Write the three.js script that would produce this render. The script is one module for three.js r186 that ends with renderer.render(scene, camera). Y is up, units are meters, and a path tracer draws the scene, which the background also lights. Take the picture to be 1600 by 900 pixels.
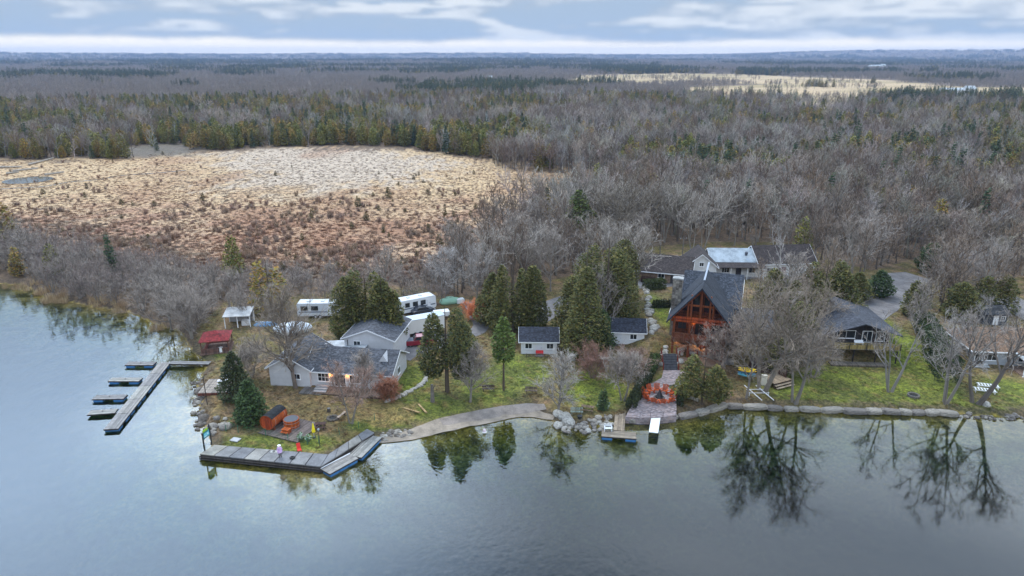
import * as THREE from 'three';
import { mergeGeometries } from 'three/addons/utils/BufferGeometryUtils.js';
import { MarchingCubes } from 'three/addons/objects/MarchingCubes.js';

// ---------------------------------------------------------------- camera, sky, sun, exposure
const scene = new THREE.Scene();
const EYE = 50, TILT = 18.5 * Math.PI / 180, FOCAL = 1081;          // drone height (m), downward tilt, focal length in photo pixels
const camera = new THREE.PerspectiveCamera(2 * Math.atan(450 / FOCAL) * 180 / Math.PI, 16 / 9, 0.5, 30000);
camera.position.set(0, EYE, 0);
camera.rotation.x = -TILT;
scene.add(camera);
const renderer = new THREE.WebGLRenderer({ antialias: true });
renderer.toneMapping = THREE.LinearToneMapping;
renderer.toneMappingExposure = 1.28;
renderer.shadowMap.enabled = true;

const clamp = (v, a = 0, b = 1) => Math.min(b, Math.max(a, v));
const smooth = (a, b, v) => { const t = clamp((v - a) / (b - a)); return t * t * (3 - 2 * t); };
const mix = (a, b, t) => a + (b - a) * t;
const mixc = (a, b, t) => [mix(a[0], b[0], t), mix(a[1], b[1], t), mix(a[2], b[2], t)];
const rng = (s) => () => { s |= 0; s = s + 0x6D2B79F5 | 0; let t = Math.imul(s ^ s >>> 15, 1 | s); t = t + Math.imul(t ^ t >>> 7, 61 | t) ^ t; return ((t ^ t >>> 14) >>> 0) / 4294967296; };
const hash = (x, y) => { let h = Math.imul(x, 374761393) + Math.imul(y, 668265263) | 0; h = Math.imul(h ^ h >>> 13, 1274126177); return ((h ^ h >>> 16) >>> 0) / 4294967296; };
function noise(x, y) {
  const i = Math.floor(x), j = Math.floor(y), u = x - i, v = y - j, a = u * u * (3 - 2 * u), b = v * v * (3 - 2 * v);
  return mix(mix(hash(i, j), hash(i + 1, j), a), mix(hash(i, j + 1), hash(i + 1, j + 1), a), b);
}
function fbm(x, y, n = 4) { let s = 0, a = 0.5, t = 0; for (let k = 0; k < n; k++) { s += a * noise(x, y); t += a; a *= 0.5; x = x * 2.03 + 17.1; y = y * 2.03 + 9.7; } return s / t; }
const lin = (c) => { c /= 255; return c <= 0.04045 ? c / 12.92 : ((c + 0.055) / 1.055) ** 2.4; };
const C = (r, g, b, k = 1) => [lin(r) * k, lin(g) * k, lin(b) * k];     // sRGB bytes -> linear reflectance

// broken layers of cloud, brighter overhead as under any overcast sky, a clear pale strip along the horizon
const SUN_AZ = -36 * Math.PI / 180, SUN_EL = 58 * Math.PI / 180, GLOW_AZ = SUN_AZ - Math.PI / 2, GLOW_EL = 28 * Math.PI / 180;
{
  const W = 2048, Hh = 1024, data = new Float32Array(W * Hh * 4);
  for (let j = 0; j < Hh; j++) for (let i = 0; i < W; i++) {
    const el = ((j + 0.5) / Hh - 0.5) * Math.PI, az = ((i + 0.5) / W - 0.5) * 2 * Math.PI, o = (j * W + i) * 4;
    let c = [0.30, 0.31, 0.31];
    if (el > 0) {
      const dx = Math.cos(el) * Math.cos(az), dz = Math.cos(el) * Math.sin(az), dy = Math.sin(el), deg = el * 180 / Math.PI;
      const s = 1 / (dy + 0.022), X = dx * s, Z = dz * s;
      const wob = fbm(X * 0.12 + 3, Z * 0.12, 3);
      const n = fbm(X * 0.42 + 11 + wob * 2.2, Z * 0.42 + 5 + wob * 2, 5);
      const streak = fbm(az * 9 + 40, deg * 1.7 + fbm(az * 8, deg * 1.2, 3) * 3.4, 5);
      const m = mix(streak, n, smooth(3, 12, deg));
      const grey = mixc([0.30, 0.40, 0.53], [0.21, 0.285, 0.39], smooth(12, 22, deg)), white = mixc([0.72, 0.77, 0.82], [0.67, 0.76, 0.85], smooth(12, 24, deg));
      c = mixc(grey, white, smooth(0.40, 0.68, m));
      const toGlow = Math.cos(el) * Math.cos(GLOW_EL) * Math.cos(az - GLOW_AZ) + dy * Math.sin(GLOW_EL);
      const up = (0.9 + 0.1 * smooth(4, 14, deg) + 2.0 * smooth(14, 30, deg)) * (1 + 2.6 * smooth(0.8, 1, toGlow) * smooth(8, 20, deg));      // bright patch of sky added below the sun to whiten the water
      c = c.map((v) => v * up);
      const edge = 1.05 + 0.8 * (fbm(az * 4.2 + 7, 3.3, 3) - 0.5) + 0.3 * (fbm(az * 22, 8, 3) - 0.5);
      c = mixc([1.12, 1.03, 0.85], c, smooth(edge - 0.2, edge + 0.3, deg));
    }
    data[o] = c[0]; data[o + 1] = c[1]; data[o + 2] = c[2]; data[o + 3] = 1;
  }
  const sky = new THREE.DataTexture(data, W, Hh, THREE.RGBAFormat, THREE.FloatType);
  sky.mapping = THREE.EquirectangularReflectionMapping; sky.magFilter = sky.minFilter = THREE.LinearFilter; sky.needsUpdate = true;
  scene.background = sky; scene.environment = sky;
}
const sun = new THREE.DirectionalLight(new THREE.Color(1, 0.95, 0.84), 1.5);      // the sun behind thin cloud, ahead and to the left
{
  const az = SUN_AZ, el = SUN_EL;
  sun.target.position.set(0, 0, -130);
  sun.position.set(Math.sin(az) * Math.cos(el) * 400, Math.sin(el) * 400, -130 - Math.cos(az) * Math.cos(el) * 400);
  sun.castShadow = true; sun.shadow.radius = 50; sun.shadow.mapSize.set(4096, 4096);
  Object.assign(sun.shadow.camera, { left: -220, right: 220, top: 160, bottom: -160, near: 1, far: 1200 });
  scene.add(sun, sun.target);
}
scene.fog = new THREE.FogExp2(new THREE.Color(0.48, 0.66, 1.0), 0.00008);

// ---------------------------------------------------------------- ground plan: sight lines of the survey -> metres on the ground
function at(px, py, h = 0) {
  const x = (px - 800) / FOCAL, y = -(py - 450) / FOCAL, dy = y * Math.cos(TILT) - Math.sin(TILT), dz = -y * Math.sin(TILT) - Math.cos(TILT), t = (EYE - h) / -dy;
  return [x * t, dz * t];
}
function seen(x, y, z) {      // the inverse: where a point lies among the survey's sight lines
  const a = y - EYE, cy = a * Math.cos(TILT) - z * Math.sin(TILT), cz = a * Math.sin(TILT) + z * Math.cos(TILT);
  return [800 + FOCAL * x / -cz, 450 - FOCAL * cy / -cz];
}
const plan = (list, h = 0) => { const out = []; for (let k = 0; k < list.length; k += 2) out.push(at(list[k], list[k + 1], h)); return out; };
function inside(poly, x, z) {
  let c = false;
  for (let i = 0, j = poly.length - 1; i < poly.length; j = i++) {
    const [xi, zi] = poly[i], [xj, zj] = poly[j];
    if (zi > z !== zj > z && x < (xj - xi) * (z - zi) / (zj - zi) + xi) c = !c;
  }
  return c;
}
function toLine(line, x, z) {
  let best = 1e9;
  for (let i = 0; i + 1 < line.length; i++) {
    const [ax, az] = line[i], [bx, bz] = line[i + 1], dx = bx - ax, dz = bz - az, t = clamp(((x - ax) * dx + (z - az) * dz) / (dx * dx + dz * dz)), ex = x - ax - t * dx, ez = z - az - t * dz;
    best = Math.min(best, ex * ex + ez * ez);
  }
  return Math.sqrt(best);
}
const shore = [[-6000, -330], [-1500, -230], [-400, -168], ...plan([-120, 436, 0, 443, 40, 446, 70, 466, 105, 471, 150, 480, 200, 488, 240, 505, 285, 519, 297, 545, 320, 565, 320, 580, 308, 600, 314, 625, 312, 650, 322, 668,
  331, 690, 334, 712, 420, 724, 505, 734, 545, 708, 588, 681, 640, 679, 700, 664, 760, 652, 850, 647, 870, 664, 905, 670, 950, 664, 982, 655, 1060, 650, 1095, 643, 1140, 634, 1200, 637, 1300, 640, 1400, 643, 1482, 645, 1530, 650, 1600, 653, 1700, 655]), [160, -86], [1500, -60], [6000, 40]];
const land = [...shore, [6000, -30000], [-6000, -30000]];
const shoreDistance = (x, z) => (Math.abs(x) > 5000 || z < -3000) ? 900 : (inside(land, x, z) ? 1 : -1) * toLine(shore, x, z);
const beachLine = plan([610, 680, 700, 660, 780, 648, 850, 645]);
const P = {
  marsh: plan([-300, 352, -200, 262, 0, 256, 100, 256, 200, 250, 320, 240, 450, 234, 600, 236, 680, 241, 790, 256, 905, 280, 900, 312, 850, 350, 765, 384, 670, 408, 560, 424, 420, 420, 280, 402, 120, 362, 0, 340]),
  pale: plan([330, 238, 450, 234, 600, 236, 680, 246, 700, 262, 640, 284, 520, 306, 380, 306, 340, 296, 400, 272, 330, 262]),
  mudflat: plan([180, 236, 250, 226, 330, 232, 300, 246, 200, 250]),
  fieldA: plan([880, 131, 910, 119, 1060, 117, 1180, 119, 1400, 127, 1410, 132, 1290, 136, 1100, 131, 1000, 134]),
  fieldB: plan([1068, 152, 1075, 138, 1190, 134, 1300, 128, 1430, 131, 1500, 137, 1640, 138, 1640, 156, 1520, 157, 1400, 154, 1330, 160, 1290, 166, 1190, 158]),
  lots: plan([296, 545, 318, 505, 350, 478, 480, 468, 640, 452, 700, 470, 740, 470, 810, 470, 850, 448, 960, 420, 1000, 405, 1110, 396, 1240, 396, 1300, 425, 1360, 440, 1420, 418, 1500, 450, 1570, 440, 1700, 470, 1900, 800, 300, 800]),
  brushy: [[1186, 448, 1240, 402, 1335, 408, 1372, 440, 1330, 500, 1290, 545, 1230, 545, 1180, 500], [862, 505, 1000, 482, 1000, 432, 930, 420, 850, 452], [298, 535, 345, 480, 480, 468, 640, 454, 750, 470, 690, 474, 480, 480, 390, 500, 330, 520], [1420, 438, 1620, 448, 1620, 470, 1570, 478, 1530, 500, 1440, 500], [1000, 405, 1110, 392, 1250, 392, 1300, 412, 1110, 405]].map((l) => plan(l, 1.5)),
};
const dryLawns = [[470, 640, 60, 26], [600, 640, 50, 20], [360, 610, 30, 30], [880, 480, 40, 22]];
const greens = [   // ellipses of greener lawn: centre, half axes (survey sight lines)
  [430, 690, 110, 18], [590, 660, 60, 12], [660, 630, 90, 22], [640, 590, 50, 25], [760, 600, 70, 30], [810, 580, 60, 30], [930, 605, 60, 35], [1335, 606, 165, 40], [1415, 560, 42, 75], [1580, 610, 60, 26], [1050, 600, 30, 20], [1030, 500, 18, 30], [335, 550, 25, 14], [1540, 635, 60, 12], [1250, 610, 60, 20]].map(([x, y, a, b]) => { const c = at(x, y, 1), e = at(x + a, y, 1), f = at(x, y - b, 1); return [c[0], c[1], e[0] - c[0], c[1] - f[1]]; });
const dry = dryLawns.map(([x, y, a, b]) => { const c = at(x, y, 1), e = at(x + a, y, 1), f = at(x, y - b, 1); return [c[0], c[1], e[0] - c[0], c[1] - f[1]]; });

function height(x, z, d = shoreDistance(x, z)) {
  const r = Math.hypot(x, z);
  if (d <= 0) return -Math.min(10, 0.04 - d * 0.12 + 0.006 * d * d);
  const beach = 1 - smooth(0, 5, toLine(beachLine, x, z) - 3);
  let h = 0.08 + 0.62 * smooth(0, mix(1.3, 7, beach), d) + 0.45 * smooth(3, 26, d);
  h += 2.0 * smooth(15.5, 20.5, d) * smooth(19, 25, x) * (1 - smooth(75, 95, x) * 0.55) * (1 - smooth(200, 300, -z));
  if (r > 260) h += smooth(260, 900, r) * 5 * (fbm(x / 300 + 4, z / 300, 3) - 0.42);
  if (r > 1200) {
    h += smooth(1500, 4500, r) * 26 * fbm(x / 1900 + 1, z / 1500 + 2, 3);
    h += smooth(6500, 10500, r) * (34 + 70 * fbm(x / 2600 + 8, z / 5200 + 3, 4) + 46 * smooth(1500, 5500, x));
  }
  return h;
}
function spot(px, py) { let h = 1, p; for (let k = 0; k < 6; k++) { p = at(px, py, h); h = height(p[0], p[1]); } return [p[0], h, p[1]]; }

// ---------------------------------------------------------------- names, labels, parts
const taken = {};
const numbered = (n) => { taken[n] = (taken[n] ?? -1) + 1; return taken[n] ? n + '_' + String(taken[n]).padStart(3, '0') : n; };
function tag(o, label, category, group, kind) { o.userData = { label, category }; if (group) o.userData.group = group; if (kind) o.userData.kind = kind; return o; }
function addThing(name, label, category, pos, turn = 0, group) {
  const o = new THREE.Group(); o.name = numbered(name); o.position.set(...pos); o.rotation.y = turn; scene.add(o); return tag(o, label, category, group);
}
const thing = (name, label, category, px, py, turn = 0, group, dy = 0) => { const p = spot(px, py); return addThing(name, label, category, [p[0], p[1] + dy, p[2]], turn, group); };
const clean = (g) => { const n = g.index ? g.toNonIndexed() : g; for (const k of Object.keys(n.attributes)) if (!['position', 'normal', 'uv', 'color'].includes(k)) n.deleteAttribute(k); return n; };
function merged(list) {
  list = [].concat(list).map(clean);
  const col = list.some((g) => g.attributes.color);
  for (const g of list) { if (col && !g.attributes.color) g.setAttribute('color', new THREE.BufferAttribute(new Float32Array(g.attributes.position.count * 3).fill(1), 3)); if (!g.attributes.uv) g.setAttribute('uv', new THREE.BufferAttribute(new Float32Array(g.attributes.position.count * 2), 2)); }
  return list.length > 1 ? mergeGeometries(list) : list[0];
}
function metres(g) {          // uv in metres along each face, so that grain and courses keep their size
  const p = g.attributes.position, n = g.attributes.normal, uv = new Float32Array(p.count * 2);
  for (let i = 0; i < p.count; i++) {
    const ax = Math.abs(n.getX(i)), ay = Math.abs(n.getY(i)), az = Math.abs(n.getZ(i)), x = p.getX(i), y = p.getY(i), z = p.getZ(i);
    if (ay >= ax && ay >= az) { uv[i * 2] = x; uv[i * 2 + 1] = z / Math.max(ay, 0.4); } else if (ax >= az) { uv[i * 2] = z; uv[i * 2 + 1] = y; } else { uv[i * 2] = x; uv[i * 2 + 1] = y; }
  }
  g.setAttribute('uv', new THREE.BufferAttribute(uv, 2)); return g;
}
function part(name, geos, mat, parent, at_) {
  const g = geos.isBufferGeometry && !geos.index ? geos : merged(geos); if (mat.map || mat.bumpMap) if (!g.userData.own) metres(g);
  const m = new THREE.Mesh(g, mat); m.name = name; m.castShadow = m.receiveShadow = true; if (at_) m.position.set(...at_); parent.add(m); return m;
}
function solo(name, geos, mat, label, category, pos, turn = 0, group) { const m = part(numbered(name), geos, mat, scene, pos); m.rotation.y = turn; return tag(m, label, category, group); }
function structure(name, geo, mat) { const m = new THREE.Mesh(geo, mat); m.name = numbered(name); m.castShadow = m.receiveShadow = true; m.userData = { kind: 'structure' }; scene.add(m); return m; }
const box = (w, h, d, x = 0, y = 0, z = 0) => new THREE.BoxGeometry(w, h, d).translate(x, y + h / 2, z);
const cyl = (r0, r1, h, x = 0, y = 0, z = 0, n = 10) => new THREE.CylinderGeometry(r1, r0, h, n).translate(x, y + h / 2, z);
function bar(a, b, r, n = 6, r2 = r) {
  const A = new THREE.Vector3(...a), B = new THREE.Vector3(...b), g = new THREE.CylinderGeometry(r2, r, A.distanceTo(B), n), q = new THREE.Quaternion().setFromUnitVectors(new THREE.Vector3(0, 1, 0), B.clone().sub(A).normalize());
  return g.applyQuaternion(q).translate((A.x + B.x) / 2, (A.y + B.y) / 2, (A.z + B.z) / 2);
}
const turned = (g, rx = 0, ry = 0, rz = 0, x = 0, y = 0, z = 0) => g.applyMatrix4(new THREE.Matrix4().compose(new THREE.Vector3(x, y, z), new THREE.Quaternion().setFromEuler(new THREE.Euler(rx, ry, rz)), new THREE.Vector3(1, 1, 1)));
function prism(points, depth, axis = 'z') {      // outline in x,y pushed back along z (centred), or outline in z,y pushed along x
  const s = new THREE.Shape(points.map(([a, b]) => new THREE.Vector2(a, b))), g = new THREE.ExtrudeGeometry(s, { depth, bevelEnabled: false }).translate(0, 0, -depth / 2);
  return axis === 'x' ? g.rotateY(-Math.PI / 2) : g;
}

// ---------------------------------------------------------------- textures and materials
function texture(n, f, sizeM, srgb = true) {
  const d = new Uint8Array(n * n * 4);
  for (let j = 0; j < n; j++) for (let i = 0; i < n; i++) { const c = f(i / n, j / n, i, j), o = (j * n + i) * 4; d[o] = clamp(c[0], 0, 1) * 255; d[o + 1] = clamp(c[1], 0, 1) * 255; d[o + 2] = clamp(c[2], 0, 1) * 255; d[o + 3] = 255; }
  const t = new THREE.DataTexture(d, n, n); t.wrapS = t.wrapT = THREE.RepeatWrapping; t.magFilter = THREE.LinearFilter; t.minFilter = THREE.LinearMipmapLinearFilter; t.generateMipmaps = true;
  if (srgb) t.colorSpace = THREE.SRGBColorSpace; t.repeat.set(1 / sizeM, 1 / sizeM); t.needsUpdate = true; return t;
}
// noise that closes on itself after one tile of n cells
const tileNoise = (x, y, n, s = 0) => { const i = Math.floor(x), j = Math.floor(y), u = x - i, v = y - j, a = u * u * (3 - 2 * u), b = v * v * (3 - 2 * v), m = (k) => ((k % n) + n) % n, h = (p, q) => hash(m(p) + s * 131, m(q) + s * 57); return mix(mix(h(i, j), h(i + 1, j), a), mix(h(i, j + 1), h(i + 1, j + 1), a), b); };
const tileFbm = (u, v, n, oct, s = 0) => { let r = 0, a = 0.5, t = 0; for (let k = 0; k < oct; k++) { r += a * tileNoise(u * n, v * n, n, s + k); t += a; a *= 0.55; n *= 2; } return r / t; };
const grey = (v) => [v, v, v];
const T = {
  ground: texture(512, (u, v) => { const a = tileFbm(u, v, 10, 6), b = tileFbm(u, v, 40, 3, 9), k = 0.66 + 0.34 * (a - 0.5) + 0.5 * (b - 0.5); return [k + 0.06 * (b - 0.5), k, k - 0.05 * (a - 0.5)]; }, 9),
  groundBump: texture(512, (u, v) => grey(tileFbm(u, v, 24, 5, 3)), 7, false),
  ripple: texture(2048, (u, v) => grey((0.5 * tileFbm(u, v, 70, 2, 5) + 0.5 * tileFbm(u, v, 220, 2, 12)) * (0.12 + 0.88 * smooth(0.42, 0.66, tileFbm(u, v, 3, 3, 21)))), 100, false),
  shingle: texture(512, (u, v, i, j) => { const row = Math.floor(v * 32), c = Math.floor(u * 24 + (row % 2) * 0.5), k = 0.66 + 0.30 * (hash(c % 24, row) - 0.5) + 0.22 * (tileFbm(u, v, 5, 4, 2) - 0.5) - (v * 32 % 1 < 0.16 ? 0.14 : 0); return [k, k, k]; }, 6.4),
  siding: texture(256, (u, v) => { const k = 0.93 + 0.08 * (tileFbm(u, v, 6, 4, 4) - 0.5) - (v * 14 % 1 < 0.13 ? 0.16 : 0); return grey(k); }, 2.8),
  wood: texture(512, (u, v) => { const b = Math.floor(u * 20), k = 0.74 + 0.22 * (hash(b, 3) - 0.5) + 0.32 * (tileNoise(u * 160, v * 10, 160, 6) - 0.5) + 0.2 * (tileFbm(u, v, 6, 4, 8) - 0.5); return [k, k * 0.99, k * 0.97]; }, 3),
  concrete: texture(512, (u, v) => { const k = 0.78 + 0.34 * (tileFbm(u, v, 5, 6, 7) - 0.5) + 0.16 * (tileFbm(u, v, 60, 2, 1) - 0.5); return [k, k, k * 0.985]; }, 5),
  stone: texture(256, (u, v) => { const k = 0.74 + 0.5 * (tileFbm(u, v, 6, 5, 14) - 0.5); return [k, k * 0.985, k * 0.96]; }, 1.7),
  pavers: texture(512, (u, v) => { const row = Math.floor(v * 14), uu = u * 8 + (row % 2) * 0.5, c = Math.floor(uu) % 8, gap = v * 14 % 1 < 0.09 || uu % 1 < 0.06, k = 0.8 + 0.26 * (hash(c, row + 50) - 0.5) + 0.12 * (tileFbm(u, v, 30, 3, 3) - 0.5) - (gap ? 0.2 : 0), w = hash(c + 9, row); return [k, k * (0.95 + 0.05 * w), k * (0.93 + 0.09 * w)]; }, 2.8),
};
const rgb = (c) => new THREE.Color().setRGB(...c);
const mat = (c, o = {}) => new THREE.MeshStandardMaterial({ color: rgb(c), roughness: 0.85, ...o });
const M = {
  ground: new THREE.MeshStandardMaterial({ vertexColors: true, roughness: 1, map: T.ground, bumpMap: T.groundBump, bumpScale: 0.05 }),
  bark: new THREE.MeshStandardMaterial({ vertexColors: true, roughness: 1 }),
  leaf: new THREE.MeshStandardMaterial({ vertexColors: true, roughness: 0.9 }),
  water: new THREE.MeshPhysicalMaterial({ color: rgb([1, 1, 1]), roughness: 0.055, ior: 1.66, transmission: 1, thickness: 1, attenuationColor: rgb([0.22, 0.40, 0.46]), attenuationDistance: 3, bumpMap: T.ripple, bumpScale: 0.018 }),
};
const roofMat = (c) => mat(c, { map: T.shingle, roughness: 0.95 });
const sidingMat = (c) => mat(c, { map: T.siding, roughness: 0.7 });
const woodMat = (c) => mat(c, { map: T.wood, roughness: 0.9 });
const concreteMat = (c) => mat(c, { map: T.concrete, roughness: 0.95 });
const stoneMat = (c) => mat(c, { map: T.stone, roughness: 0.95 });
const glassMat = new THREE.MeshPhysicalMaterial({ color: rgb([0.02, 0.025, 0.03]), roughness: 0.06, ior: 1.6 });
const whitePaint = mat(C(226, 228, 232), { roughness: 0.6 });
const black = mat([0.02, 0.021, 0.023], { roughness: 0.6 });
const stoneMats = [stoneMat(C(196, 190, 182)), stoneMat(C(160, 154, 150)), stoneMat(C(134, 126, 120)), stoneMat(C(222, 220, 216))];

// ---------------------------------------------------------------- the ground: one sheet from the lake bed to the horizon
function graded(a, b, step, lo, hi, g0, g1) { const v = []; for (let x = a; x <= b + 1e-6; x += step) v.push(x); let s = step, x = a; const low = []; while (x > lo) { s *= g0; x -= s; low.push(x); } s = step; x = v[v.length - 1]; while (x < hi) { s *= g1; x += s; v.push(x); } return [...low.reverse(), ...v]; }
const driveLines = [];
const within = (poly, x, z, w) => smooth(-w, w, (inside(poly, x, z) ? 1 : -1) * toLine([...poly, poly[0]], x, z));      // soft-edged
function groundColor(x, z, d, h) {
  const r = Math.hypot(x, z), n1 = fbm(x * 0.11, z * 0.11, 3), n2 = fbm(x * 0.5 + 40, z * 0.5, 3), n3 = noise(x * 1.7, z * 1.7);
  if (d < 0) {
    let c = mixc(C(176, 152, 88, 1), C(146, 130, 46, 1), smooth(0.38, 0.6, n1));      // sand and silt with patches of weed
    c = mixc(c, C(104, 98, 36, 0.85), smooth(0.5, 0.66, n2));
    return c;
  }
  const wx = x + 9 * (n1 - 0.5), wz = z + 9 * (n2 - 0.5);
  let c = mixc(C(134, 112, 92, 0.72), C(112, 92, 70, 0.7), n2);                    // leaf litter under trees
  const wet = r > 120 && r < 560 ? within(P.marsh, x + 60 * (n1 - 0.5), z + 60 * (n2 - 0.5), 6) : 0;
  if (wet > 0) {
    const dryLeaf = c;
    c = mixc(C(196, 162, 130, 0.78), C(176, 134, 106, 0.74), smooth(0.35, 0.65, n1));
    c = mixc(c, C(206, 176, 132, 0.8), smooth(-190, -270, z + 60 * (n1 - 0.5)) * 0.7);
    c = mixc(c, C(204, 186, 168, 0.72), 0.75 * within(P.pale, x + 70 * (n2 - 0.5), z + 70 * (n1 - 0.5), 14));
    c = mixc(c, C(168, 122, 88, 0.7), 0.5 * smooth(0.56, 0.68, fbm(x / 34, z / 50 + 7, 3)));
    c = mixc(dryLeaf, c, wet);
  }
  if (r > 250 && r < 560) c = mixc(c, mixc(C(132, 118, 106, 0.66), C(110, 104, 84, 0.62), n2), 0.85 * within(P.mudflat, wx, wz, 8));
  if (r > 700 && (inside(P.fieldA, x, z) || inside(P.fieldB, x, z))) c = mixc(C(200, 172, 134, 0.8), C(176, 154, 110, 0.75), smooth(0.35, 0.65, fbm(x / 160, z / 60, 3)));
  if (inside(P.lots, x, z)) {
    c = mixc(C(136, 112, 82, 0.72), C(118, 106, 60, 0.68), smooth(0.3, 0.6, n2));
    let g = 0; for (const [cx, cz, a, b] of greens) g = Math.max(g, 1 - smooth(0.55, 1.15, Math.hypot((x - cx) / a, (z - cz) / b) + 0.5 * (n2 - 0.5)));
    c = mixc(c, mixc(C(124, 134, 42, 0.74), C(106, 114, 42, 0.7), smooth(0.3, 0.7, n1)), g * clamp(0.7 + 0.6 * n2));
    for (const [cx, cz, a, b] of dry) if (Math.hypot((x - cx) / a, (z - cz) / b) + 0.6 * (n2 - 0.5) < 0.9) c = mixc(c, C(150, 126, 80, 0.74), 0.65);
    if (n3 > 0.8) c = mixc(c, C(150, 112, 74, 0.7), 0.4);
  }
  if (d < 1.4 + 1.6 * (n2 - 0.4)) c = mixc(c, C(104, 88, 72, 0.7), 0.7);
  return c;
}
{
  const xs = graded(-112, 108, 0.75, -11000, 11000, 1.055, 1.055), zs = graded(-165, -70, 0.75, -13000, 260, 1.028, 1.09), nx = xs.length, nz = zs.length;
  const pos = new Float32Array(nx * nz * 3), col = new Float32Array(nx * nz * 3), uv = new Float32Array(nx * nz * 2), idx = [];
  for (let j = 0; j < nz; j++) for (let i = 0; i < nx; i++) {
    const x = xs[i], z = zs[j], d = shoreDistance(x, z), h = height(x, z, d), k = j * nx + i, c = groundColor(x, z, d, h);
    const bump = d > 0.5 && Math.hypot(x, z) < 500 ? 0.10 * (noise(x * 0.9, z * 0.9) - 0.5) : 0;
    pos.set([x, h + bump, z], k * 3); col.set(c.map((v) => v / 0.40), k * 3); uv.set([x, z], k * 2);
    if (i && j) idx.push(k - nx - 1, k - 1, k, k - nx - 1, k, k - nx);
  }
  const g = new THREE.BufferGeometry();
  g.setAttribute('position', new THREE.BufferAttribute(pos, 3)); g.setAttribute('color', new THREE.BufferAttribute(col, 3)); g.setAttribute('uv', new THREE.BufferAttribute(uv, 2)); g.setIndex(idx); g.computeVertexNormals();
  structure('ground', g, M.ground);
  const w = new THREE.PlaneGeometry(12000, 760).rotateX(-Math.PI / 2).translate(0, 0, -120), p = w.attributes.position, t = w.attributes.uv;
  for (let k = 0; k < p.count; k++) t.setXY(k, p.getX(k), p.getZ(k));
  structure('lake_water', w, M.water);
  console.log('ground', nx, nz);
}
// sheets draped over the ground: gravel drives, beach sand, paths
function drape(name, pts, width, material, lift = 0.05) {
  const line = new THREE.CatmullRomCurve3(pts.map(([x, z]) => new THREE.Vector3(x, 0, z))), L = line.getLength(), n = Math.max(4, Math.ceil(L / 0.9)), m = typeof width === 'function' ? 5 : Math.max(4, Math.ceil(width / 0.8)), pos = [], uv = [], idx = [];
  for (let i = 0; i <= n; i++) {
    const p = line.getPointAt(i / n), t = line.getTangentAt(i / n), w = (typeof width === 'function' ? width(i / n) : width);
    for (let j = 0; j <= m; j++) {
      const edge = j === 0 || j === m ? 0.35 * (noise(p.x * 0.9 + j, p.z * 0.9) - 0.5) : 0, o = (j / m - 0.5) * w + edge, x = p.x - t.z * o, z = p.z + t.x * o;
      pos.push(x, Math.max(0.02, height(x, z)) + lift + 0.02 * Math.cos((j / m - 0.5) * 3), z); uv.push(x, z);
      if (i && j) { const k = i * (m + 1) + j; idx.push(k - m - 2, k, k - 1, k - m - 2, k - m - 1, k); }
    }
  }
  const g = new THREE.BufferGeometry(); g.setAttribute('position', new THREE.Float32BufferAttribute(pos, 3)); g.setAttribute('uv', new THREE.Float32BufferAttribute(uv, 2)); g.setIndex(idx); g.computeVertexNormals();
  driveLines.push({ line: pts, w: (typeof width === 'function' ? 5 : width) / 2 });
  return structure(name, g, material);
}
const gravel = concreteMat(C(168, 162, 164, 0.8)); gravel.bumpMap = T.groundBump; gravel.bumpScale = 0.03;
const sandMat = concreteMat(C(196, 180, 164, 0.9)); sandMat.bumpMap = T.groundBump; sandMat.bumpScale = 0.03;

// ---------------------------------------------------------------- trees
class Soup {          // bare triangles with a colour for each
  constructor() { this.p = []; this.n = []; this.c = []; }
  tri(a, b, c, col, nn) {
    const ux = b[0] - a[0], uy = b[1] - a[1], uz = b[2] - a[2], vx = c[0] - a[0], vy = c[1] - a[1], vz = c[2] - a[2];
    let n = nn; if (!n) { n = [uy * vz - uz * vy, uz * vx - ux * vz, ux * vy - uy * vx]; const l = Math.hypot(...n) || 1; n = n.map((v) => v / l); }
    this.p.push(...a, ...b, ...c); this.n.push(...n, ...n, ...n); this.c.push(...col, ...col, ...col);
  }
  tube(a, b, r0, r1, sides, col) {
    const d = [b[0] - a[0], b[1] - a[1], b[2] - a[2]], l = Math.hypot(...d) || 1, w = d.map((v) => v / l), h = Math.abs(w[1]) < 0.9 ? [0, 1, 0] : [1, 0, 0];
    let u = [w[1] * h[2] - w[2] * h[1], w[2] * h[0] - w[0] * h[2], w[0] * h[1] - w[1] * h[0]]; const ul = Math.hypot(...u); u = u.map((x) => x / ul);
    const v = [w[1] * u[2] - w[2] * u[1], w[2] * u[0] - w[0] * u[2], w[0] * u[1] - w[1] * u[0]];
    if (sides === 2) { const s = (k, r) => k.map((x, i) => x + u[i] * r), t = (k, r) => k.map((x, i) => x - u[i] * r); this.tri(s(a, r0), t(a, r0), s(b, r1), col); this.tri(t(a, r0), t(b, r1), s(b, r1), col); return; }
    const ring = (k, r, q) => { const A = q / sides * 2 * Math.PI; return k.map((x, i) => x + r * (u[i] * Math.cos(A) + v[i] * Math.sin(A))); };
    for (let q = 0; q < sides; q++) { const A = ring(a, r0, q), B = ring(a, r0, q + 1), D = ring(b, r1, q), E = ring(b, r1, q + 1); this.tri(A, B, D, col); this.tri(B, E, D, col); }
  }
  geometry() {
    const g = new THREE.BufferGeometry();
    g.setAttribute('position', new THREE.Float32BufferAttribute(this.p, 3)); g.setAttribute('normal', new THREE.Float32BufferAttribute(this.n, 3)); g.setAttribute('color', new THREE.Float32BufferAttribute(this.c, 3));
    return g;
  }
}
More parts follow.
